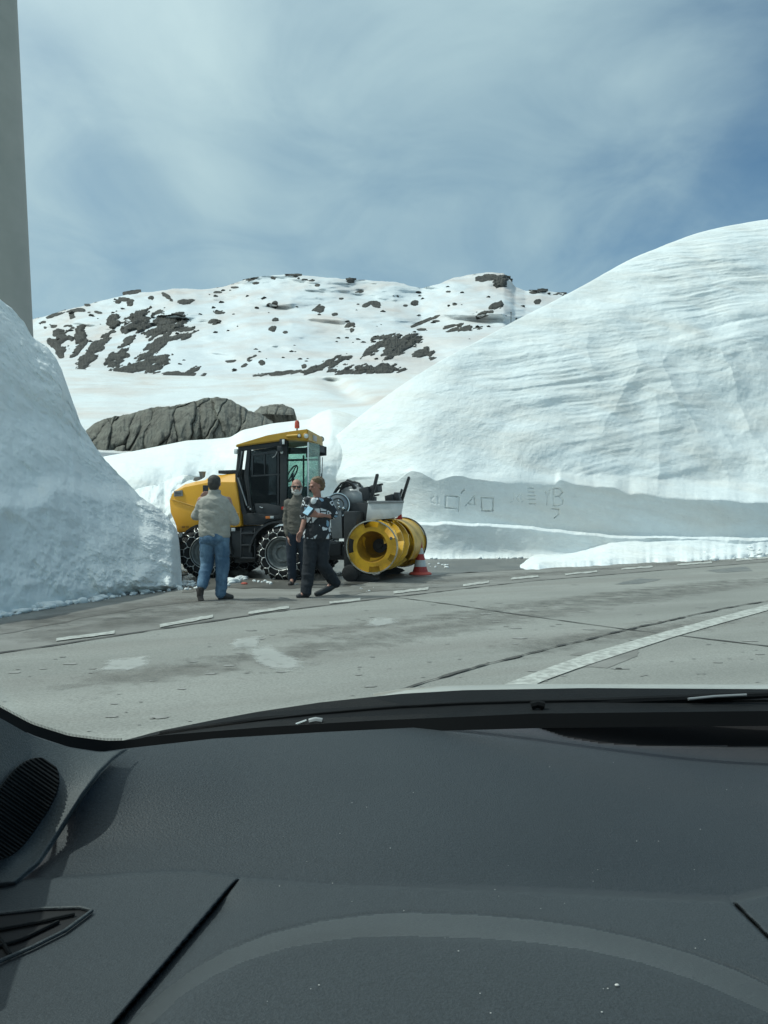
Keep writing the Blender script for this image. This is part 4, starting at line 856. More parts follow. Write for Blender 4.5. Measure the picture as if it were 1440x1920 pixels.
for a0, a1 in ((18, 66), (-42, -14)):
    b = B(); jr = random.Random(a0); n = 9; rj = .43
    for k in range(n):
        aa, ab = R(a0 + (a1 - a0) * k / n), R(a0 + (a1 - a0) * (k + 1) / n); ri = rj; rj = .485 - jr.uniform(.03, .08)
        b.poly([rot_pts(.488, aa, L1 - .006), rot_pts(ri, aa, L1 - .006), rot_pts(rj, ab, L1 - .006), rot_pts(.488, ab, L1 - .006)])
    bmesh.ops.remove_doubles(b.b, verts=b.b.verts, dist=.0005); part(b, 'packed_snow', m_snow)
b = B(); b.box((rc - .55, .05, rz_ - .38), (rc - .30, 2.1, rz_ + .62), .04); part(b, 'blower_frame', m_blk)
strip([(643, 1000), (640, 952), (672, 942), (700, 945), (712, 972), (690, 980), (655, 998)], .45, 1.6, 'blower_frame', m_blk, .02)
strip([(622, 1010), (618, 958), (640, 958), (642, 1010)], .3, .7, 'support_column', m_sil, .02)
b = B(); b.box((.62, .4, .35), (rc - .3, 1.2, .6), .03); part(b, 'lift_arm', m_blk)
b = B(); b.prism([(rc - .42, .03), (rc - .34, .03), (rc - .20, .16), (rc - .30, .22), (rc - .46, .20)], 0, 2.1, .01); part(b, 'drum_shade_blade', m_blk)  # black blade added to give the dark shade under the drum
for y0 in (L0 + .10, L1 - .25):
    b = B(); b.prism([(rc - .40, .0), (rc - .02, .0), (rc + .10, .05), (rc + .04, .09), (rc - .30, .19)], y0, y0 + .12, .01); part(b, 'drum_shade_shoe', m_blk)  # black shoes added to deepen the shade below the drum
b = B(); b.lathe([(0, -.05), (.12, -.05), (.15, -.03), (.15, .05), (.12, .07), (0, .07)], 24, Matrix.Translation((rc - .40, .0, .15))); part(b, 'support_wheel', m_rub)
# silver fan housing and clamp
def cyl(c_, d, r, ln, name, m, prof=None, n=28, parent=mach):
    M = Matrix.Translation(c_) @ Vector(d).normalized().to_track_quat('Y', 'Z').to_matrix().to_4x4(); b = B()
    b.lathe(prof or [(0, 0), (r * .9, 0), (r, .02), (r, ln - .02), (r * .9, ln), (0, ln)], n, M); return part(b, name, m, parent)
a = m3(636, 940, .75); cyl(a, (1, .15, .12), .25, .48, 'fan_housing', m_sil, [(0, 0), (.16, .0), (.20, .03), (.235, .14), (.262, .26), (.262, .40), (.24, .47), (.10, .52), (0, .52)])
a = m3(633, 947, .42); cyl(a, (.35, -1, .1), .17, .12, 'clutch_housing', m_sil, [(0, -.2), (.20, -.2), (.20, .06), (.17, .09), (.12, .10), (.10, .06), (0, .07)])
a = m3(633, 947, .36); cyl(a, (.35, -1, .1), .19, .05, 'clamp_ring', m_chr, [(.205, -.02), (.222, -.02), (.222, .03), (.205, .03)])
b = B(); jr = random.Random(4)
for k in range(9): a_ = jr.uniform(0, 6.28); r = jr.uniform(.03, .14); s_, z_ = ms(634, 948, .30); b.ball((s_ + r * math.cos(a_), .28, z_ + r * math.sin(a_)), jr.uniform(.018, .04), 5)
part(b, 'clutch_bolts', m_chr)
# hoses above the housing
for i, L in enumerate(([(622, 933), (630, 918), (640, 906), (650, 903), (660, 907), (668, 916)], [(632, 935), (640, 915), (648, 903), (656, 905), (664, 916)], [(640, 925), (645, 905), (652, 900), (662, 904), (672, 906), (680, 918)], [(655, 910), (664, 903), (674, 907), (682, 918)], [(614, 940), (626, 926), (636, 915), (650, 912)])):
    b = B(); b.tube([m3(u, v, .55 + .07 * i) for u, v in L], .019, 7); part(b, 'hose', m_blk)
strip([(636, 916), (644, 903), (656, 903), (668, 912), (666, 918), (644, 917)], .8, 1.1, 'hose_bracket', m_blk, .01)
for L, y0 in (([(697, 941), (692, 940), (704, 889), (708, 888), (709, 891)], .55), ([(754, 942), (749, 940), (764, 894), (767, 893), (768, 897)], 1.85)):
    strip(L, y0, y0 + .07, 'deflector_arm', m_blk, .008)
strip([(748, 940), (744, 938), (752, 916), (755, 918)], 1.8, 1.84, 'deflector_arm', m_blk, .005)
for L, y0, y1 in (([(673, 936), (673, 916), (690, 912), (694, 940)], .6, .9), ([(692, 925), (692, 912), (708, 908), (709, 921)], .7, 1.0), ([(695, 910), (716, 906), (716, 909), (696, 913)], .75, .85), ([(694, 929), (709, 926), (709, 929), (694, 932)], .7, .8), ([(694, 941), (694, 932), (701, 931), (701, 941)], .6, .8),
                  ([(722, 939), (721, 930), (735, 926), (736, 939)], 1.3, 1.6), ([(735, 932), (739, 923), (745, 923), (750, 940), (737, 940)], 1.4, 1.6)):
    strip(L, y0, y1, 'valve_block', m_blk2, .008)
strip([(690, 943), (686, 976), (733, 972), (744, 969), (752, 964), (756, 943)], .40, .43, 'shield_plate', m_wht, .004)
strip([(690, 939), (690, 943.5), (756, 943), (756, 939)], .385, .46, 'plate_rail', m_sil, .004)
strip([(742, 974), (752, 960), (754, 974)], .9, .93, 'warning_flag', m_red, .003)
# ------------------------------------------------------------------ people
class Body:
    def __init__(s): s.b = bmesh.new()
    def ball(s, c, r, rot=None):
        rr = (r,) * 3 if isinstance(r, (int, float)) else r
        vv = bmesh.ops.create_uvsphere(s.b, u_segments=14, v_segments=9, radius=1)['verts']
        for v in vv: v.co = Vector((v.co.x * rr[0], v.co.y * rr[1], v.co.z * rr[2]))
        if rot is not None: bmesh.ops.transform(s.b, matrix=Matrix(rot).to_4x4() if not isinstance(rot, Matrix) else rot, verts=vv)
        bmesh.ops.translate(s.b, vec=c, verts=vv); return s
    def limb(s, pts, rs):
        for p, r in zip(pts, rs): s.ball(p, r)
        for i in range(len(pts) - 1):
            a, c = Vector(pts[i]), Vector(pts[i + 1]); d = c - a
            M = Matrix.Translation((a + c) / 2) @ d.to_track_quat('Z', 'Y').to_matrix().to_4x4()
            bmesh.ops.create_cone(s.b, cap_ends=True, segments=14, radius1=rs[i], radius2=rs[i + 1], depth=d.length, matrix=M)
        return s
    def stack(s, L, n=22):
        """elliptical rings (x,y,z,rx,ry) from bottom to top"""
        rings = [[s.b.verts.new((x + rx * math.cos(6.2832 * k / n), y + ry * math.sin(6.2832 * k / n), z)) for k in range(n)] for x, y, z, rx, ry in L]
        for A, Bn in zip(rings, rings[1:]):
            for k in range(n): s.b.faces.new((A[k], A[(k + 1) % n], Bn[(k + 1) % n], Bn[k]))
        s.b.faces.new(rings[0][::-1]); s.b.faces.new(rings[-1]); return s
    def box(s, M, d):
        vv = bmesh.ops.create_cube(s.b, size=1)['verts']
        for v in vv: v.co = Vector((v.co.x * d[0], v.co.y * d[1], v.co.z * d[2]))
        bmesh.ops.transform(s.b, matrix=M, verts=vv); return s
    def done(s, name, m, parent, vox=.010, smooth=3, folds=0, fs=14, seed=1):
        bmesh.ops.recalc_face_normals(s.b, faces=s.b.faces)
        me = bpy.data.meshes.new('t'); s.b.to_mesh(me); s.b.free(); o = bpy.data.objects.new('t', me); C.objects.link(o)
        r = o.modifiers.new('r', 'REMESH'); r.mode = 'VOXEL'; r.voxel_size = vox
        if smooth: q_ = o.modifiers.new('s', 'SMOOTH'); q_.iterations = smooth; q_.factor = .5
        bpy.context.view_layer.update(); me2 = bpy.data.meshes.new_from_object(o.evaluated_get(bpy.context.evaluated_depsgraph_get()))
        bpy.data.objects.remove(o); bpy.data.meshes.remove(me)
        if folds:
            n = len(me2.vertices); co = np.empty(n * 3); no = np.empty(n * 3); me2.vertices.foreach_get('co', co); me2.vertices.foreach_get('normal', no); co = co.reshape(-1, 3); no = no.reshape(-1, 3)
            f = 1 - np.abs(fbm(co[:, 0] * fs * .6 + co[:, 2] * fs * .35, co[:, 1] * fs * .6, co[:, 2] * fs, 3, seed)) * 2.2
            co += no * (f * folds)[:, None]; me2.vertices.foreach_set('co', co.ravel())
        me2.name = name; return link(name, me2, m, parent, True)
def hand(Bd, wr, d, side, up, curl=.5, L=.185, k=1.0):
    """palm and five bent fingers; d = pointing direction, side = towards the thumb, up = palm normal (curl direction)"""
    wr, d, side, up = Vector(wr), Vector(d).normalized(), Vector(side).normalized(), Vector(up).normalized()
    pc = wr + d * .05
    M = Matrix((side, d, up)).transposed().to_4x4(); M.translation = pc; Bd.box(M, (.075 * k, .085 * k, .026 * k))
    for i, (off, ln) in enumerate(((.030, .070), (.010, .080), (-.011, .074), (-.031, .058))):
        p = pc + side * off * k + d * .038; a = d; pts = [p]
        for j in range(3): a = (a + up * curl * .75).normalized(); p = p + a * ln * (.42, .33, .25)[j]; pts.append(p)
        Bd.limb(pts, [.0105 * k, .0100 * k, .0092 * k, .0078 * k])
    t0 = wr + d * .025 + side * .030; Bd.limb([t0, t0 + (d * .6 + side * .7 + up * curl * .4).normalized() * .036, t0 + (d * .6 + side * .7).normalized() * .036 + (d + up * curl).normalized() * .034], [.0135 * k, .012 * k, .0095 * k])
m_skin = M_('skin', (.42, .23, .17), (.36, .19, .14), 14, .55, bump=.1, bs=60, dist=.002)
m_skin2 = M_('reddened skin', (.40, .20, .145), (.33, .15, .11), 14, .5)
m_jack = M_('grey beige fleece', (.42, .40, .35), (.33, .315, .275), 7, .9, bump=.7, bs=26, dist=.012)
m_jean = M_('washed blue jeans', (.055, .115, .19), (.16, .26, .36), 5.5, .85, bump=.6, bs=22, dist=.01, sx=(1, 1, .5), lo=.44, hi=.66)
m_hair = M_('dark grey brown hair', (.035, .032, .028), (.075, .068, .06), 30, .7, bump=.8, bs=60, dist=.008)
m_hairw = M_('light brown hair', (.10, .060, .032), (.22, .14, .075), 22, .6, bump=.9, bs=50, dist=.01)
m_shoe = M_('dark leather shoe', (.035, .03, .026), (.06, .05, .045), 10, .6)
m_navy = M_('dark navy trousers', (.012, .020, .032), (.024, .034, .05), 8, .85, bump=.5, bs=24, dist=.01)
m_blkt = M_('black trousers', (.011, .014, .019), (.020, .024, .030), 8, .85, bump=.5, bs=24, dist=.01)
m_swt = M_('brown grey sweater', (.115, .105, .088), (.16, .145, .12), 7, .9, bump=.6, bs=30, dist=.01)
m_beard = M_('white beard', (.50, .48, .45), (.62, .60, .56), 40, .8, bump=.6, bs=90, dist=.006)
m_phone = M_('phone shell', (.02, .022, .026), None, rough=.25)
m_scr = M_('phone case light blue', (.36, .62, .78), (.55, .75, .85), 12, .25)
m_shirt = M_('white undershirt', (.75, .76, .76), None, rough=.8)
def pattern_mat():
    m = bpy.data.materials.new('black and white print'); m.use_nodes = True; t = NT(m.node_tree)
    o = t.n('ShaderNodeOutputMaterial'); p = t.n('ShaderNodeBsdfPrincipled'); t.l(p.outputs[0], o.inputs[0]); p.inputs['Roughness'].default_value = .7
    tcn = t.n('ShaderNodeTexCoord').outputs['Object']; v = t.n('ShaderNodeTexVoronoi'); v.inputs['Scale'].default_value = 15
    mp_ = t.n('ShaderNodeMapping'); mp_.inputs['Scale'].default_value = (1, 1, .72); mp_.inputs['Rotation'].default_value = (0, .5, .3); t.l(tcn, mp_.inputs[0]); t.l(mp_.outputs[0], v.inputs['Vector'])
    s_ = t.n('ShaderNodeSeparateColor'); t.l(v.outputs['Color'], s_.inputs[0])
    v2 = t.n('ShaderNodeTexVoronoi', feature='DISTANCE_TO_EDGE'); v2.inputs['Scale'].default_value = 15; t.l(mp_.outputs[0], v2.inputs['Vector'])
    inner = t.math('GREATER_THAN', v2.outputs['Distance'], .10); hole = t.math('LESS_THAN', v2.outputs['Distance'], .26)
    wsel = t.math('GREATER_THAN', s_.outputs[0], .60); ringsel = t.math('GREATER_THAN', s_.outputs[1], .45)
    shape = t.math('MULTIPLY', inner, t.math('MAXIMUM', hole, ringsel)); f = t.math('MULTIPLY', shape, wsel)
    bl = t.math('MULTIPLY', t.math('GREATER_THAN', s_.outputs[2], .78), inner)
    col = t.mix(f, (.012, .014, .018), (.66, .68, .70)); col = t.mix(t.math('MULTIPLY', bl, t.math('SUBTRACT', 1.0, f)), col, (.22, .36, .48)); t.l(col, p.inputs['Base Color'])
    b_ = t.n('ShaderNodeBump'); b_.inputs['Strength'].default_value = .5; b_.inputs['Distance'].default_value = .01; t.l(t.noise(tcn, 18, 4), b_.inputs['Height']); t.l(b_.outputs[0], p.inputs['Normal'])
    return m
m_print = pattern_mat()
def head(Bd, c, yaw, s=1.0, tilt=0):
    """skull, jaw, nose, ears; face looks along -y turned by yaw"""
    Rz = Matrix.Rotation(yaw, 4, 'Z') @ Matrix.Rotation(tilt, 4, 'X'); q_ = lambda x, y, z: tuple(Vector(c) + (Rz @ Vector((x * s, y * s, z * s))))
    Bd.ball(q_(0, .012, .035), (.074 * s, .092 * s, .082 * s), Rz); Bd.ball(q_(0, -.012, -.03), (.062 * s, .074 * s, .082 * s), Rz); Bd.ball(q_(0, -.042, -.078), (.036 * s, .034 * s, .030 * s), Rz)
    Bd.limb([q_(0, -.086, .012), q_(0, -.104, -.020)], [.010 * s, .014 * s]); Bd.ball(q_(0, -.082, .026), (.050 * s, .014 * s, .011 * s), Rz)
    Bd.ball(q_(0, -.083, -.050), (.024 * s, .010 * s, .007 * s), Rz)
    for sx in (-1, 1): Bd.ball(q_(.076 * sx, .008, -.005), (.010 * s, .020 * s, .032 * s), Rz); Bd.ball(q_(.040 * sx, -.060, -.018), (.022 * s, .018 * s, .018 * s), Rz)
    return q_, Rz
def eyes(q_, Rz, parent, s=1.0):
    for sx in (-1, 1):
        b = B(); b.ball(q_(.030 * sx, -.079, .006), (.013 * s, .009 * s, .007 * s), 7, Rz); b.build('eye', m_eye, parent, smooth='all')
m_eye = M_('eye', (.10, .08, .07), None, rough=.2)
def shoe(Bd, heel, toe, w=.045, hgt=.07):
    h_, t_ = Vector(heel), Vector(toe); d = t_ - h_
    Bd.limb([h_ + Vector((0, 0, hgt * .6)), h_ + d * .45 + Vector((0, 0, hgt * .45)), t_ - d * .10 + Vector((0, 0, hgt * .25))], [w, w * .95, w * .75]); Bd.limb([h_ + Vector((0, 0, w * .5)), t_ - d * .1 + Vector((0, 0, w * .5))], [w * .7, w * .8])
# --- man seen from behind, photographing
g1 = G(402, 1124); pA = empty('person', (g1[0], g1[1], 0), 'person seen from behind in grey fleece and blue jeans taking a picture', 'person')
bd = Body(); q1, Rz1 = head(bd, (0, 0, 1.615), R(180), 1.06)
bd.limb([(0, .0, 1.40), (0, 0, 1.55)], [.062, .060]); bd.stack([(0, 0, .86, .16, .11), (0, 0, 1.0, .16, .11), (0, 0, 1.2, .17, .11), (0, 0, 1.36, .17, .10), (0, 0, 1.44, .09, .07)])
LA = [(-.185, 0, 1.385), (-.265, .03, 1.17), (-.235, .235, 1.385)]; RA = [(.185, 0, 1.385), (.275, .03, 1.10), (.20, .26, 1.13)]
bd.limb(LA, [.052, .042, .030]); bd.limb(RA, [.052, .042, .030])
hand(bd, LA[2], (.35, .25, .9), (.8, .3, -.5), (.5, .6, -.1), .5); hand(bd, RA[2], (-.6, .6, .3), (0, 0, 1), (-.4, .7, 0), .6)
LL = [(-.095, 0, .90), (-.105, .03, .50), (-.14, -.16, .175)]; RL = [(.095, 0, .90), (.105, .02, .50), (.085, .02, .10)]
bd.limb(LL, [.085, .06, .038]); bd.limb(RL, [.085, .06, .038]); bd.limb([LL[2], (-.16, -.12, .05)], [.035, .028]); bd.limb([RL[2], (.15, .05, .04)], [.038, .028])
bodyA = bd.done('body', m_skin, pA, .008, 2)
bd = Body(); bd.stack([(0, 0, .865, .205, .145), (0, 0, .90, .218, .155), (0, .0, 1.05, .212, .150), (0, 0, 1.22, .218, .150), (0, 0, 1.35, .215, .135), (0, 0, 1.395, .195, .125), (0, 0, 1.43, .150, .105), (0, 0, 1.455, .098, .088), (0, 0, 1.475, .080, .080), (0, 0, 1.525, .083, .083)])
bd.limb([(-.155, 0, 1.352), (-.262, .03, 1.165)], [.076, .066]); bd.limb([(-.262, .03, 1.165), (-.243, .19, 1.33)], [.064, .048]); bd.limb([(.155, 0, 1.352), (.272, .03, 1.10), ], [.078, .070]); bd.limb([(.272, .03, 1.10), (.215, .22, 1.12)], [.068, .052])
bd.done('jacket', m_jack, bodyA, .011, 4, .010, 11, 3)
bd = Body(); bd.stack([(0, 0, .80, .185, .13), (0, 0, .92, .195, .14)]); bd.limb([(-.095, 0, .86), (-.108, .03, .50), (-.138, -.14, .205)], [.112, .088, .068]); bd.limb([(.098, 0, .86), (.110, .02, .50), (.088, .02, .085)], [.112, .090, .072]); bd.ball((0, -.04, .86), (.17, .12, .12))
bd.done('jeans', m_jean, bodyA, .010, 2, .011, 9, 6)
bd = Body(); bd.ball((0, -.012, 1.660), (.088, .102, .078)); bd.ball((0, -.035, 1.62), (.086, .082, .085)); bd.ball((0, -.045, 1.575), (.070, .058, .06)); bd.done('hair', m_hair, bodyA, .008, 2, .004, 40, 4)
bd = Body(); bd.limb([(-.145, -.175, .17), (-.165, -.15, .07), (-.172, -.11, .038)], [.046, .046, .036]); bd.box(Matrix.Translation((-.16, -.175, .09)) @ Matrix.Rotation(R(-14), 4, 'Y') @ Matrix.Rotation(R(-14), 4, 'X'), (.078, .03, .19)); bd.done('shoe', m_shoe, bodyA, .007, 2)
bd = Body(); shoe(bd, (.075, .02, 0), (.235, .09, 0), .048, .10); bd.done('shoe', m_shoe, bodyA, .007, 2)
b = B(); cx_ = pA.location + Vector((-.125, .31, 1.545)); Mx = Matrix.Translation((-.118, .315, 1.535)) @ Matrix.Rotation(R(2), 4, 'Y'); b.box((-.040, -.005, -.082), (.040, .005, .082), .004, None)
ph = b.build('phone', m_phone, None, smooth=True); ph.location = pA.location + Vector((-.196, .315, 1.522)); tag(ph, 'dark phone held up by the person in the grey fleece', 'phone')
b = B(); b.box((-.034, .005, -.072), (.034, .0068, .072)); b.build('screen', m_blk, ph)
b = B(); b.box((-.034, -.009, .045), (-.008, -.005, .075), .002); b.build('camera_lens', m_blk2, ph)
# --- woman walking to the left with a phone
g2 = G(594, 1118); pB = empty('person', (g2[0], g2[1], 0), 'person with short light brown hair in black and white patterned top walking', 'person')
bd = Body(); q2, Rz2 = head(bd, (-.012, -.01, 1.595), R(-52), 1.02, R(14))
bd.limb([(.01, .02, 1.40), (0, .0, 1.54)], [.060, .052]); bd.stack([(0, 0, .86, .165, .12), (0, 0, 1.0, .16, .12), (0, 0, 1.2, .165, .12), (0, 0, 1.36, .16, .10), (0, 0, 1.43, .10, .075)])
RA = [(.165, .02, 1.37), (.232, .03, 1.16), (.035, -.17, 1.175)]; LA = [(-.14, -.02, 1.37), (-.16, -.06, 1.14), (-.215, -.15, .935)]
bd.limb(RA, [.055, .045, .030]); bd.limb(LA, [.052, .043, .029]); hand(bd, RA[2], (-.95, -.2, .15), (0, -.2, 1), (0, -1, -.1) , .35, k=1.05); hand(bd, LA[2], (-.35, -.25, -.9), (-.6, -.8, .2), (.7, -.4, 0), .45, k=1.05)
FL = [(-.07, -.02, .88), (-.10, -.10, .48), (-.135, -.16, .10)]; BL = [(.07, .02, .88), (.085, -.02, .46), (.235, .16, .21)]
bd.limb(FL, [.09, .06, .038]); bd.limb(BL, [.09, .06, .038]); bd.limb([FL[2], (-.20, -.20, .04)], [.038, .03]); bd.limb([BL[2], (.10, .06, .05)], [.038, .03])
bodyB = bd.done('body', m_skin2, pB, .008, 2); eyes(q2, Rz2, bodyB)
bd = Body(); bd.stack([(0, 0, .835, .205, .155), (0, 0, .90, .205, .155), (0, .0, 1.05, .185, .14), (0, 0, 1.20, .195, .15), (0, 0, 1.33, .190, .13), (0, .01, 1.40, .15, .105), (0, .02, 1.435, .09, .075)])
bd.limb([(.155, .02, 1.365), (.225, .03, 1.19)], [.078, .082]); bd.limb([(-.135, -.02, 1.365), (-.158, -.055, 1.18)], [.074, .080]); bd.done('patterned_top', m_print, bodyB, .010, 2, .007, 9, 13)
bd = Body(); bd.ball((-.035, -.105, 1.375), (.045, .03, .055)); bd.done('undershirt', m_shirt, bodyB, .008, 1)
bd = Body(); bd.ball((0, 0, .85), (.175, .14, .12)); bd.limb([(-.072, -.02, .84), (-.10, -.10, .48), (-.136, -.165, .085)], [.110, .090, .076]); bd.limb([(.075, .02, .84), (.085, -.02, .46), (.25, .165, .185)], [.110, .090, .080]); bd.done('trousers', m_blkt, bodyB, .010, 2, .012, 8, 15)
bd = Body(); bd.ball((.008, .016, 1.655), (.094, .100, .078), Rz2); bd.ball((.045, .035, 1.61), (.072, .082, .086)); bd.ball((.005, -.030, 1.682), (.072, .072, .045)); bd.done('hair', m_hairw, bodyB, .008, 1, .011, 28, 16)
bd = Body(); shoe(bd, (-.125, -.15, 0), (-.255, -.215, 0), .046, .09); bd.done('shoe', m_blk, bodyB, .007, 2)
bd = Body(); bd.limb([(.262, .175, .165), (.17, .12, .105), (.055, .035, .050), (-.005, .0, .036)], [.052, .054, .046, .036]); bd.done('shoe', m_blk, bodyB, .007, 2)
b = B(); b.box((-.058, -.012, -.085), (.058, .012, .085), .008)
ph = b.build('phone', m_phone, None, smooth=True); ph.location = pB.location + Vector((-.10, -.225, 1.225)); ph.rotation_euler = (R(-42), R(28), R(-12)); tag(ph, 'phone with light blue screen held by the person in the patterned top', 'phone')
b = B(); b.box((-.050, -.0145, -.072), (.030, -.0118, .078)); b.build('screen', m_scr, ph)
# --- bearded man with sunglasses
g3 = G(558, 1096); pC = empty('person', (g3[0], g3[1], 0), 'bald person with white beard and sunglasses in a brown sweater', 'person')
bd = Body(); q3, Rz3 = head(bd, (-.012, -.03, 1.635), R(6), 1.14, R(4))
bd.limb([(0, .0, 1.40), (-.006, -.01, 1.56)], [.064, .060]); bd.stack([(0, 0, .86, .155, .11), (0, 0, 1.0, .155, .11), (0, 0, 1.2, .17, .11), (0, 0, 1.38, .17, .10), (0, 0, 1.44, .09, .07)])
RA = [(-.165, 0, 1.38), (-.195, .0, 1.08), (-.155, -.06, .80)]; LA = [(.18, .02, 1.38), (.22, .02, 1.08), (.20, -.06, .82)]
bd.limb(RA, [.050, .042, .030]); bd.limb(LA, [.050, .042, .030]); hand(bd, RA[2], (.15, -.15, -.95), (.2, -.9, 0), (.9, .2, 0), .4); hand(bd, LA[2], (0, -.15, -.95), (-.2, -.9, 0), (-.9, .2, 0), .4)
FL = [(-.09, 0, .88), (-.10, -.03, .48), (-.09, .0, .10)]; BL = [(.09, 0, .88), (.11, -.02, .48), (.12, .03, .10)]
for L in (FL, BL): bd.limb(L, [.085, .058, .038]); bd.limb([L[2], (L[2][0], L[2][1] - .12, .04)], [.038, .03])
bodyC = bd.done('body', m_skin, pC, .008, 2)
bd = Body(); bd.stack([(0, 0, .845, .165, .13), (0, 0, .90, .175, .14), (0, .0, 1.05, .175, .14), (0, 0, 1.22, .19, .14), (0, 0, 1.34, .19, .125), (0, 0, 1.41, .145, .105), (0, -.01, 1.455, .085, .08), (0, -.01, 1.50, .07, .07)])
bd.limb([(-.155, 0, 1.37), (-.192, .0, 1.08), (-.160, -.05, .84)], [.072, .058, .042]); bd.limb([(.165, .01, 1.37), (.218, .02, 1.08), (.202, -.05, .86)], [.074, .058, .042]); bd.done('sweater', m_swt, bodyC, .010, 2, .011, 10, 23)
bd = Body(); bd.ball((0, 0, .86), (.165, .125, .11)); 
for L in (FL, BL): bd.limb([(L[0][0], L[0][1], .84), L[1], (L[2][0], L[2][1], .085)], [.108, .082, .066])
bd.done('trousers', m_navy, bodyC, .010, 2, .006, 8, 25)
bd = Body(); bd.ball(q3(0, -.040, -.080), (.058, .050, .050)); bd.ball(q3(0, -.078, -.045), (.042, .020, .018)); 
for sx in (-1, 1): bd.limb([q3(.066 * sx, -.012, -.015), q3(.050 * sx, -.040, -.075)], [.016, .024])
bd.done('beard', m_beard, bodyC, .007, 1, .003, 40, 5)
b = B()
for sx in (-1, 1):
    b.ball(q3(.034 * sx, -.090, .012), (.030, .010, .021), 8, Rz3); b.tube([q3(.060 * sx, -.080, .018), q3(.086 * sx, .01, .012)], .004, 5)
b.tube([q3(-.012, -.098, .020), q3(.012, -.098, .020)], .004, 5); b.build('sunglasses', M_('sunglass lens', (.012, .010, .010), None, rough=.08, spec=.8), bodyC, smooth='all')
for L, nm in ((FL, 1), (BL, 2)):
    bd = Body(); shoe(bd, (L[2][0], L[2][1] + .03, 0), (L[2][0] - .02, L[2][1] - .20, 0), .046, .09); bd.done('shoe', m_shoe, bodyC, .007, 2)

# ------------------------------------------------------------------ traffic cone
gc = G(788, 1077); cone = empty('traffic_cone', (gc[0], gc[1], 0), 'red and white striped traffic cone standing beside the yellow auger', 'cone')
m_cr = M_('cone red', (.55, .05, .04), (.45, .055, .045), 6, .5); m_cb = M_('cone base red', (.78, .11, .075), (.66, .10, .07), 6, .55); m_cw = M_('cone white band', (.74, .74, .72), (.55, .54, .52), 6, .4)
UP = Matrix.Rotation(R(90), 4, 'X'); zs = [(.035, .158, m_cr), (.155, .122, m_cw), (.285, .095, m_cr), (.40, .071, m_cw), (.52, .047, m_cr), (.70, .022, None)]
b = B(); b.lathe([(0, 0), (.225, 0), (.225, .018), (.20, .04), (.165, .05), (.15, .055), (0, .055)], 32, UP); b.build('cone_base', m_cb, cone, smooth=True)
for (za, ra, m), (zb, rb_, _) in zip(zs, zs[1:]):
    b = B(); top = [(0, zb), ] if zb == .70 else []; b.lathe([(ra, za), (rb_, zb)] + ([(rb_ * .6, zb + .012), (0, zb + .012)] if zb == .70 else []), 32, UP); b.build('band', m, cone, smooth=True)
# ------------------------------------------------------------------ small debris on the lot
it = []; rg = random.Random(8)
for (u, v, n, sp, r0) in ((437, 1092, 16, 9, .07), (452, 1086, 10, 8, .06), (425, 1098, 8, 10, .05), (340, 1078, 10, 10, .07), (352, 1096, 14, 12, .05), (640, 1078, 12, 8, .05), (488, 1090, 8, 14, .03), (506, 1095, 3, 3, .04), (557, 1096, 3, 5, .03), (690, 1106, 5, 20, .02), (820, 1060, 10, 20, .04)):
    for k in range(n): x, y, _ = G(u + rg.uniform(-sp, sp), v + rg.uniform(-sp * .25, sp * .25)); r = r0 * rg.uniform(.3, 1); it.append((x, y, r * .4, r))
lumps('snow_lumps', it, m_snow, 14)
def chunk(name, u, v, r, m, label, cat, sc_=(1, .8, .5), seed=1):
    V = IV * np.array(sc_) * r * (1 + .3 * fbm(IV[:, 0] * 1.5 + seed, IV[:, 1] * 1.5, IV[:, 2] * 1.5, 2, seed))[:, None]; me = bpy.data.meshes.new(name); me.from_pydata(V.tolist(), [], IF.tolist())
    o = link(name, me, m, None, False); p = G(u, v); o.location = (p[0], p[1], r * sc_[2] * .7); return tag(o, label, cat)
chunk('stone', 447, 1080, .17, m_rockn, 'brown stone on the lot between the wheels of the snow blower', 'stone', (1.3, .8, .55), 3)
chunk('cloth_scrap', 458, 1096, .06, M_('faded red cloth', (.48, .12, .085), (.36, .08, .06), 9, .9), 'small faded red scrap on the asphalt in front of the machine', 'scrap', (1, .7, .4), 5)
# ------------------------------------------------------------------ the car the picture is taken from
car = empty('car', (0, .5, 0), 'dark grey car interior with dashboard behind the windscreen in the foreground', 'car')
def cg(name, Pt, m, parent=car, **k):
    Pt = Pt.copy(); o = grid(name, Pt, m, None, **k)
    if parent: o.parent = parent; o.matrix_parent_inverse = Matrix.Translation((0, -.5, 0)) if parent is car else Matrix.Identity(4)
    return o
def plastic(name, c, bs=520, bump=.7, rough=.55, spec=.4):
    m = bpy.data.materials.new(name); m.use_nodes = True; t = NT(m.node_tree)
    o = t.n('ShaderNodeOutputMaterial'); p = t.n('ShaderNodeBsdfPrincipled'); t.l(p.outputs[0], o.inputs[0]); p.inputs['Roughness'].default_value = rough; p.inputs['Specular IOR Level'].default_value = spec
    tcn = t.n('ShaderNodeTexCoord').outputs['Object']; n_ = t.noise(tcn, bs, 3, .6)
    col = t.mix(t.ramp(n_, [(.3, 0.0), (.7, 1.0)]), tuple(x * .72 for x in c), tuple(x * 1.3 for x in c)); big = t.ramp(t.noise(tcn, 7, 4, .5), [(.3, .93), (.7, 1.05)]); col = t.mix(1.0, col, big, 'MULTIPLY')
    t.l(col, p.inputs['Base Color']); b_ = t.n('ShaderNodeBump'); b_.inputs['Strength'].default_value = bump; b_.inputs['Distance'].default_value = .0012
    t.l(n_, b_.inputs['Height']); t.l(b_.outputs[0], p.inputs['Normal']); return m
m_dash = plastic('grained dashboard plastic', (.028, .035, .040)); m_trim = plastic('pillar trim plastic', (.050, .060, .063)); m_dark = plastic('dark vent plastic', (.016, .018, .019), 600, .2, .9, .1)
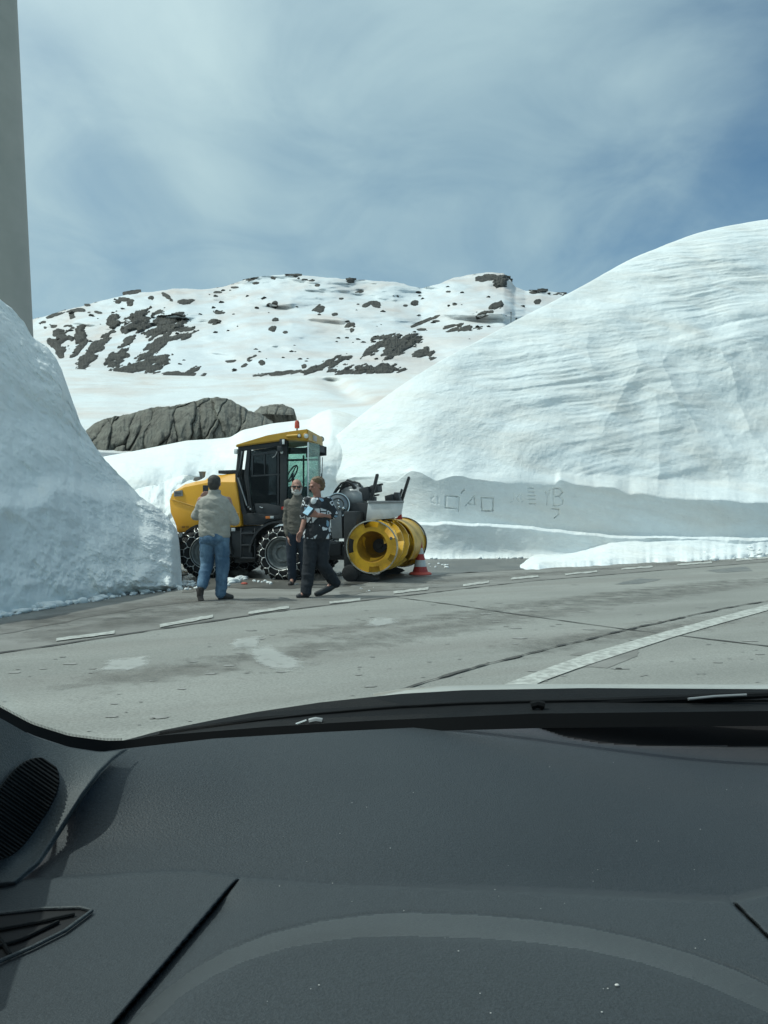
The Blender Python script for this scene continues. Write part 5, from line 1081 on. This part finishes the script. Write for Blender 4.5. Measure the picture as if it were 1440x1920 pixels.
m_frit = M_('black ceramic glass border', (.004, .0045, .005), None, rough=.8, spec=.12); m_cowl = M_('black cowl plastic', (.006, .007, .008), (.011, .012, .013), 30, .8, spec=.12, bump=.3, bs=200, dist=.002)
m_bonnet = M_('grey metallic bonnet', (.34, .33, .29), (.38, .37, .33), 3, .35, metal=.3, coat=.4)
def seg(U, V, pts):
    d = np.full(U.shape, 1e9); sg = d * 0
    for (ax, ay), (bx, by) in zip(pts, pts[1:]):
        L2 = (bx - ax) ** 2 + (by - ay) ** 2; s_ = np.clip(((U - ax) * (bx - ax) + (V - ay) * (by - ay)) / L2, 0, 1); dd = np.hypot(U - ax - s_ * (bx - ax), V - ay - s_ * (by - ay))
        cr = (bx - ax) * (V - ay) - (by - ay) * (U - ax); sg = np.where(dd < d, np.sign(cr), sg); d = np.minimum(d, dd)
    return d, sg
FT = [(-260, 1150), (-120, 1250), (0, 1326), (60, 1358), (130, 1380), (200, 1389), (240, 1388), (300, 1379), (500, 1363), (700, 1351), (1000, 1338), (1440, 1333), (1800, 1337), (2200, 1348), (2500, 1370), (2640, 1330)]
FB = [(-260, 1200), (-120, 1290), (0, 1352), (60, 1386), (130, 1409), (190, 1418), (240, 1411), (400, 1393), (600, 1381), (800, 1371), (1020, 1365), (1440, 1361), (1800, 1366), (2200, 1380), (2500, 1404), (2640, 1372)]
YW = [(-260, .58), (0, .74), (240, .90), (460, .96), (700, 1.0), (1440, 1.03), (1800, 1.02), (2200, .97), (2500, .90), (2640, .86)]
us = np.linspace(-260, 2640, 560); YY = ips(us, YW, 40); tt = np.linspace(0, 1, 6)[:, None]
V = ips(us, FT, 10)[None] * (1 - tt) + ips(us, FB, 10)[None] * tt; cg('glass_border', PtG(us[None] + 0 * tt, V, YY[None] - .012 * tt), m_frit)
# dotted rim of the border
b = B()
for k in range(95):
    u = -20 + 250 * k / 95; v = float(ips(u, FT, 10)); Y = float(ips(u, YW, 40)) + .001; p = Vector(P(u, v, Y)); q_ = Vector(P(u + .9, v, Y)); r_ = Vector(P(u + .9, v - 4.5, Y)); s_ = Vector(P(u - .1, v - 4.5, Y)); b.poly([p, q_, r_, s_])
o = b.build('border_dots', m_frit, car, kind='stuff'); o.matrix_parent_inverse = Matrix.Translation((0, -.5, 0))
# cowl, bonnet edge
CT = [(215, 1392), (245, 1385), (300, 1370), (400, 1350), (480, 1335), (600, 1317), (750, 1301), (870, 1294), (1100, 1290), (1440, 1292), (1800, 1300), (2300, 1325), (2640, 1345)]
us = np.linspace(215, 2600, 420); ct = ips(us, CT, 8); tt = np.linspace(0, 1, 24)[:, None]; V = ct[None] * (1 - tt) + (ips(us, FT, 8)[None] + 6) * tt
st_ = .012 * sm(.42, .5, tt) ; Y = 1.22 - .14 * tt + 0 * V + st_; cg('cowl', PtG(us[None] + 0 * tt, V, Y), m_cowl)
us = np.linspace(700, 2400, 220); bt = ip(us, [(700, 1300), (760, 1290), (850, 1285), (1000, 1282), (1440, 1283), (1900, 1290), (2400, 1326)]); rows = []
for t in np.linspace(0, 1, 20): Y = 1.26 + .10 * t; rows.append(PtG(us, ips(us, CT, 8) + 4 + (bt - ips(us, CT, 8) - 4) * (1 - (1 - t) ** 2), Y + 0 * us))
tl = rows[-1]
for k in range(1, 8): l2 = tl.copy(); l2[:, 1] += .10 * k; l2[:, 2] -= .022 * k + .006 * k * k; rows.append(l2)
cg('bonnet', np.array(rows), m_bonnet)
# wiper
def cw(name, pts, r, m, parent=car):
    b = B(); b.tube([P(*p) for p in pts], r, 8); o = b.build(name, m, parent, smooth=True); o.matrix_parent_inverse = Matrix.Translation((0, -.5, 0)); return o
wp = cw('wiper', [(300, 1376, 1.16), (480, 1352, 1.17), (700, 1336, 1.17), (1000, 1322, 1.17), (1300, 1309, 1.16), (1440, 1303, 1.15)], [.004, .006, .007, .007, .006, .005], m_cowl)
o = cw('wiper_glint', [(580, 1353, 1.12), (592, 1350, 1.12), (604, 1352, 1.12)], .0045, m_sil, car); o = cw('wiper_glint', [(555, 1358, 1.12), (575, 1351, 1.12)], .0018, m_chr, car)  # bright metal bits on the wiper arm, put in to paint its glint
o = cw('washer_nozzle', [(996, 1323, 1.13), (1008, 1320, 1.13), (1020, 1323, 1.13)], .006, m_cowl, car); cw('wiper', [(1290, 1311, 1.15), (1340, 1306, 1.15), (1400, 1303, 1.14)], .0022, m_sil)
# dashboard top: relief in metres below the eye
us = np.arange(-40, 2640, 3.0); ft = ips(us, FB, 10) - 8; n = 330; tt = np.linspace(0, 1, n)[:, None] ** 1.0
U = us[None] + np.clip(us - 1700, 0, 1e9)[None] * 2.2 * tt ** .6; V = ft[None] * (1 - tt) + 2250 * tt
drop = ips(V, [(1340, .272), (1400, .279), (1500, .288), (1640, .298), (1700, .298), (1800, .294), (1920, .291), (2250, .30)], 20)
dn, _ = seg(U, V, [(-100, 1660), (0, 1650), (190, 1641), (340, 1632), (452, 1645), (620, 1658), (1000, 1672), (1370, 1690), (1440, 1674), (1800, 1640)])
line = ips(us, [(-100, 1660), (0, 1650), (190, 1641), (300, 1633), (380, 1634), (452, 1645), (620, 1658), (1000, 1672), (1370, 1690), (1440, 1674), (1800, 1640)], 3)[None]
relief = .0075 * sm(-1.5, 3.0, V - line) - .010 * np.exp(-np.clip(V - line, 0, 1e9) / 40) * (V > line) * 0
A0 = [(-200, 2500), (100, 2150), (240, 1920), (300, 1862), (360, 1818), (420, 1784), (500, 1752), (600, 1727), (700, 1714), (780, 1711), (900, 1715), (1000, 1724), (1100, 1738), (1200, 1760), (1300, 1789), (1380, 1819), (1440, 1847), (1560, 1915), (1800, 2100)]
A1 = [(-160, 2500), (140, 2150), (285, 1920), (340, 1868), (400, 1830), (460, 1803), (540, 1778), (640, 1761), (760, 1756), (900, 1760), (1000, 1768), (1100, 1782), (1200, 1805), (1300, 1838), (1380, 1872), (1440, 1900), (1560, 1980), (1800, 2190)]
a0 = ips(us, A0, 6)[None]; a1 = ips(us, A1, 6)[None]; relief = relief + .072 * sm(0, 1, (V - a0) / (a1 - a0)) * .4 + .072 * .6 * np.clip((V - a0) / (a1 - a0), 0, 1) - .0010 * np.exp(-((V - a0) / 4) ** 2) - .002 * np.exp(-((V - a1) / 5) ** 2)
relief = relief - .045 * sm(560, 1500, U) ** 1.3 * sm(1655, 1640, V - (line - 1650)) - .010 * sm(150, 0, U) * sm(1640, 1600, V)
d, sg = seg(U, V, [(452, 1645), (430, 1668), (330, 1785), (240, 1890), (180, 1960), (100, 2080)]); relief = relief - .006 * np.exp(-(d / 2.0) ** 2) * sm(1640, 1665, V) - .008 * np.exp(-(d / 46) ** 1.5) * (sg < 0) * sm(1645, 1720, V)
d, sg = seg(U, V, [(1370, 1688), (1440, 1758), (1560, 1880), (1700, 2030)]); relief = relief - .008 * np.exp(-(d / 2.4) ** 2)
rc_ = ips(us, [(960, 1340), (1010, 1366), (1060, 1384), (1130, 1396), (1200, 1400), (1440, 1401), (1800, 1402)], 6)[None]; relief = relief - .016 * sm(2, -3, V - rc_) * (U > 985)
Y = (drop - relief) * F / (V - CY); Y = np.where(V < 1600, Y * (ips(us, YW, 40)[None] / 1.0) ** (sm(1600, 1380, V)) , Y)
dash = cg('dashboard', PtG(U, V, Y), m_dash)
m_band = plastic('coarse grained hood edge', (.064, .073, .077), 330, 1.0, .36); dash.data.materials.append(m_band); dash.data.materials.append(m_dark)  # coarser grain on the hood edge; its paler colour carries the sun gleam
cellv = lambda A: (A[:-1, :-1] + A[1:, 1:]) / 2
dash.data.materials.append(plastic('instrument panel plastic', (.035, .043, .048), 700, .5)); mi = np.zeros(cellv(V).shape, np.int32); mi[cellv(V) > cellv(line + 0 * V) + 1] = 3; mi[(cellv(V) > cellv(a0 + 0 * V) + 1) & (cellv(V) < cellv(a1 + 0 * V) - 1)] = 1; mi[(cellv(V) < cellv(rc_ + 0 * V) - 2) & (cellv(U) > 1000)] = 2  # panel below the line is paler: its brighter lighting put into the colour
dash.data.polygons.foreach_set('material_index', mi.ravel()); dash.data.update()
# left pillar trim: rises from the dash corner to the pillar
edge = [(-420, 1700), (-40, 1668), (30, 1660), (75, 1622), (110, 1570), (135, 1530), (160, 1490), (190, 1450), (215, 1425), (236, 1410), (245, 1405)]
def resamp(L, n):
    L = np.array(L, float); d_ = np.r_[0, np.cumsum(np.hypot(*np.diff(L, axis=0).T))]; q_ = np.linspace(0, d_[-1], n); x_, y_ = np.interp(q_, d_, L[:, 0]), np.interp(q_, d_, L[:, 1])
    for _ in range(30): x_[1:-1] = (x_[:-2] + x_[2:]) / 2 * .5 + x_[1:-1] * .5; y_[1:-1] = (y_[:-2] + y_[2:]) / 2 * .5 + y_[1:-1] * .5
    return x_, y_
ua = np.linspace(-420, 247, 60); xa, ya_ = resamp(list(zip(ua, ips(ua, FB, 8) - 6)), 300); xb, yb2 = resamp(edge, 300); tt = np.linspace(0, 1, 120)[:, None]
U = xa[None] * (1 - tt) + xb[None] * tt; V = ya_[None] * (1 - tt) + yb2[None] * tt
def trimY(U, V):
    tp = ips(U, FB, 8) - 6; t_ = np.clip((V - tp) / 250, 0, 1); Yt2 = ips(U, YW, 40); dd, _ = seg(U, V, edge); f = np.clip(dd / 170, 0, 1) ** .7
    Yb = (ips(V, [(1340, .272), (1400, .279), (1500, .288), (1640, .298), (1700, .298)], 20) - .010) * F / (V - CY) * Yt2 ** sm(1600, 1380, V); Y = Yb * (1 - f) + (Yt2 - .10 * t_ - .02) * f * .97 - .006 + .012 * np.exp(-(dd / 5) ** 2); return np.minimum(Y, Yt2 + .005)
Y = trimY(U, V)
trim = cg('pillar_trim', PtG(U, V, Y), m_trim)
# speaker grille: ribbed lozenge
gc_ = (34, 1516); ang = R(-56); n1, n2 = 150, 44; aa = np.linspace(-1, 1, n1)[:, None]; bb = np.linspace(-1, 1, n2)[None]
ca, sa = math.cos(ang), math.sin(ang); La, Lb = 108, 50; ww = (1 - np.abs(aa) ** 3.2) ** .5; x_ = aa * La; y_ = bb * Lb * ww
U = gc_[0] + x_ * ca - y_ * sa; V = gc_[1] + x_ * sa + y_ * ca
Yg = trimY(U, V)
rib = .0022 * (np.sin(x_ / 3.4 * 3.14159 + 0 * y_) > 0); Yg = Yg - .007 - rib + .010 * (np.maximum(np.abs(aa), np.abs(bb)) > .96)
cg('speaker_grille', PtG(U, V, Yg), m_dark, trim if False else car, smooth=False)
# left air vent: flat black face painting a shaded recess, rim and two blades
vo = [(-60, 1722), (0, 1716), (80, 1707), (150, 1706), (168, 1710), (120, 1742), (60, 1772), (0, 1798), (-60, 1830)]
def dashpt(u, v, up=0.0): d_ = float(np.interp(v, [1640, 1700, 1800, 1920], [.298, .298, .294, .291])) - .0075 - up; return P(u, v, d_ * F / (v - CY))
b = B(); b.poly([dashpt(u, v, .0012) for u, v in vo]); o = b.build('air_vent', M_('vent cavity shade', (.003, .003, .004), None, rough=.8), car); o.matrix_parent_inverse = Matrix.Translation((0, -.5, 0)); vent = o
for L in ([(-40, 1785), (40, 1762), (110, 1728)], [(-40, 1750), (60, 1732), (140, 1714)], [(20, 1790), (-10, 1745), (-20, 1725)]):
    b = B(); b.tube([dashpt(u, v, .003) for u, v in L], .0013, 6); o = b.build('vent_blade', m_dark, vent, smooth=True)
b = B(); b.tube([dashpt(u, v, .0025) for u, v in [(-60, 1720), (0, 1713), (80, 1704), (150, 1702), (172, 1708), (122, 1745), (60, 1776), (0, 1802), (-60, 1835)]], .0014, 8); b.build('vent_rim', m_trim, vent, smooth=True)
# windscreen glass, pillars, roof, doors
def surf(u, t):                          # bottom curve to header
    p = np.array(P(u, float(ips(u, FT, 10)) + 8, float(ips(u, YW, 40)) + .012)); x = p[0]; hx = -.62 + (x + .40) * 1.76 / 1.56; h_ = np.array([hx, .27 + .05 * math.sin(max(0, min(1, (x + .4) / 1.56)) * math.pi), 1.52]); q_ = p * (1 - t) + h_ * t
    q_[1] += .05 * math.sin(t * math.pi) * 1.0; q_[2] += .02 * math.sin(t * math.pi); return q_
us = np.linspace(-255, 2600, 80); m_ws = glassm('windscreen glass', (.82, .935, .93), .028, .0)
cg('windscreen', np.array([[surf(u, t) for u in us] for t in np.linspace(0, 1, 20)]), m_ws)
def cb(b, name, m, sm_=True): o = b.build(name, m, car, smooth=sm_); o.matrix_parent_inverse = Matrix.Translation((0, -.5, 0)); return o
for u in (-255, 2600):
    b = B(); pts = [surf(u, t) + np.array([-.045 if u < 0 else .045, -.03, .0]) for t in np.linspace(-.05, 1, 10)]; b.tube([tuple(p) for p in pts], .042, 10); cb(b, 'a_pillar', m_trim)
b = B(); b.box((-.68, -1.6, 1.535), (1.22, .27, 1.575), .02); cb(b, 'roof', m_trim)
b = B(); b.box((-.70, -1.0, .25), (-.62, .66, .98), .03); cb(b, 'door_panel', m_trim)
b = B(); b.box((1.24, -1.0, .25), (1.32, .62, .98), .03); cb(b, 'door_panel', m_trim)
b = B(); b.ball((-.93, .62, 1.02), (.13, .07, .085), 10); b.box((-.82, .60, .94), (-.64, .66, .99), .01); cb(b, 'door_mirror', m_cowl)

# dust specks on the dashboard
b = B(); rg = random.Random(2)
for i in range(46):
    u, v = rg.uniform(420, 1400), rg.uniform(1400, 1900)
    if i < 3: u, v = ((1157, 1847), (928, 1668), (660, 1690))[i]
    d_ = float(np.interp(v, [1340, 1400, 1500, 1640, 1700, 1800, 1920], [.272, .279, .288, .298, .298, .294, .291])) - (.0075 if v > 1660 else 0) - (.072 if v > float(ips(u, A0, 6)) else 0) + (.045 * float(sm(560, 1500, u)) ** 1.3 if v < 1640 else 0) - .0008
    r_ = .0011 if i == 0 else rg.uniform(.0002, .0005); c = P(u, v, d_ * F / (v - CY)); b.ball(c, (r_, r_ * .7, r_ * .5), 4)
o = b.build('dust_specks', M_('dust', (.6, .6, .58)), car, smooth='all', kind='stuff'); o.matrix_parent_inverse = Matrix.Translation((0, -.5, 0))
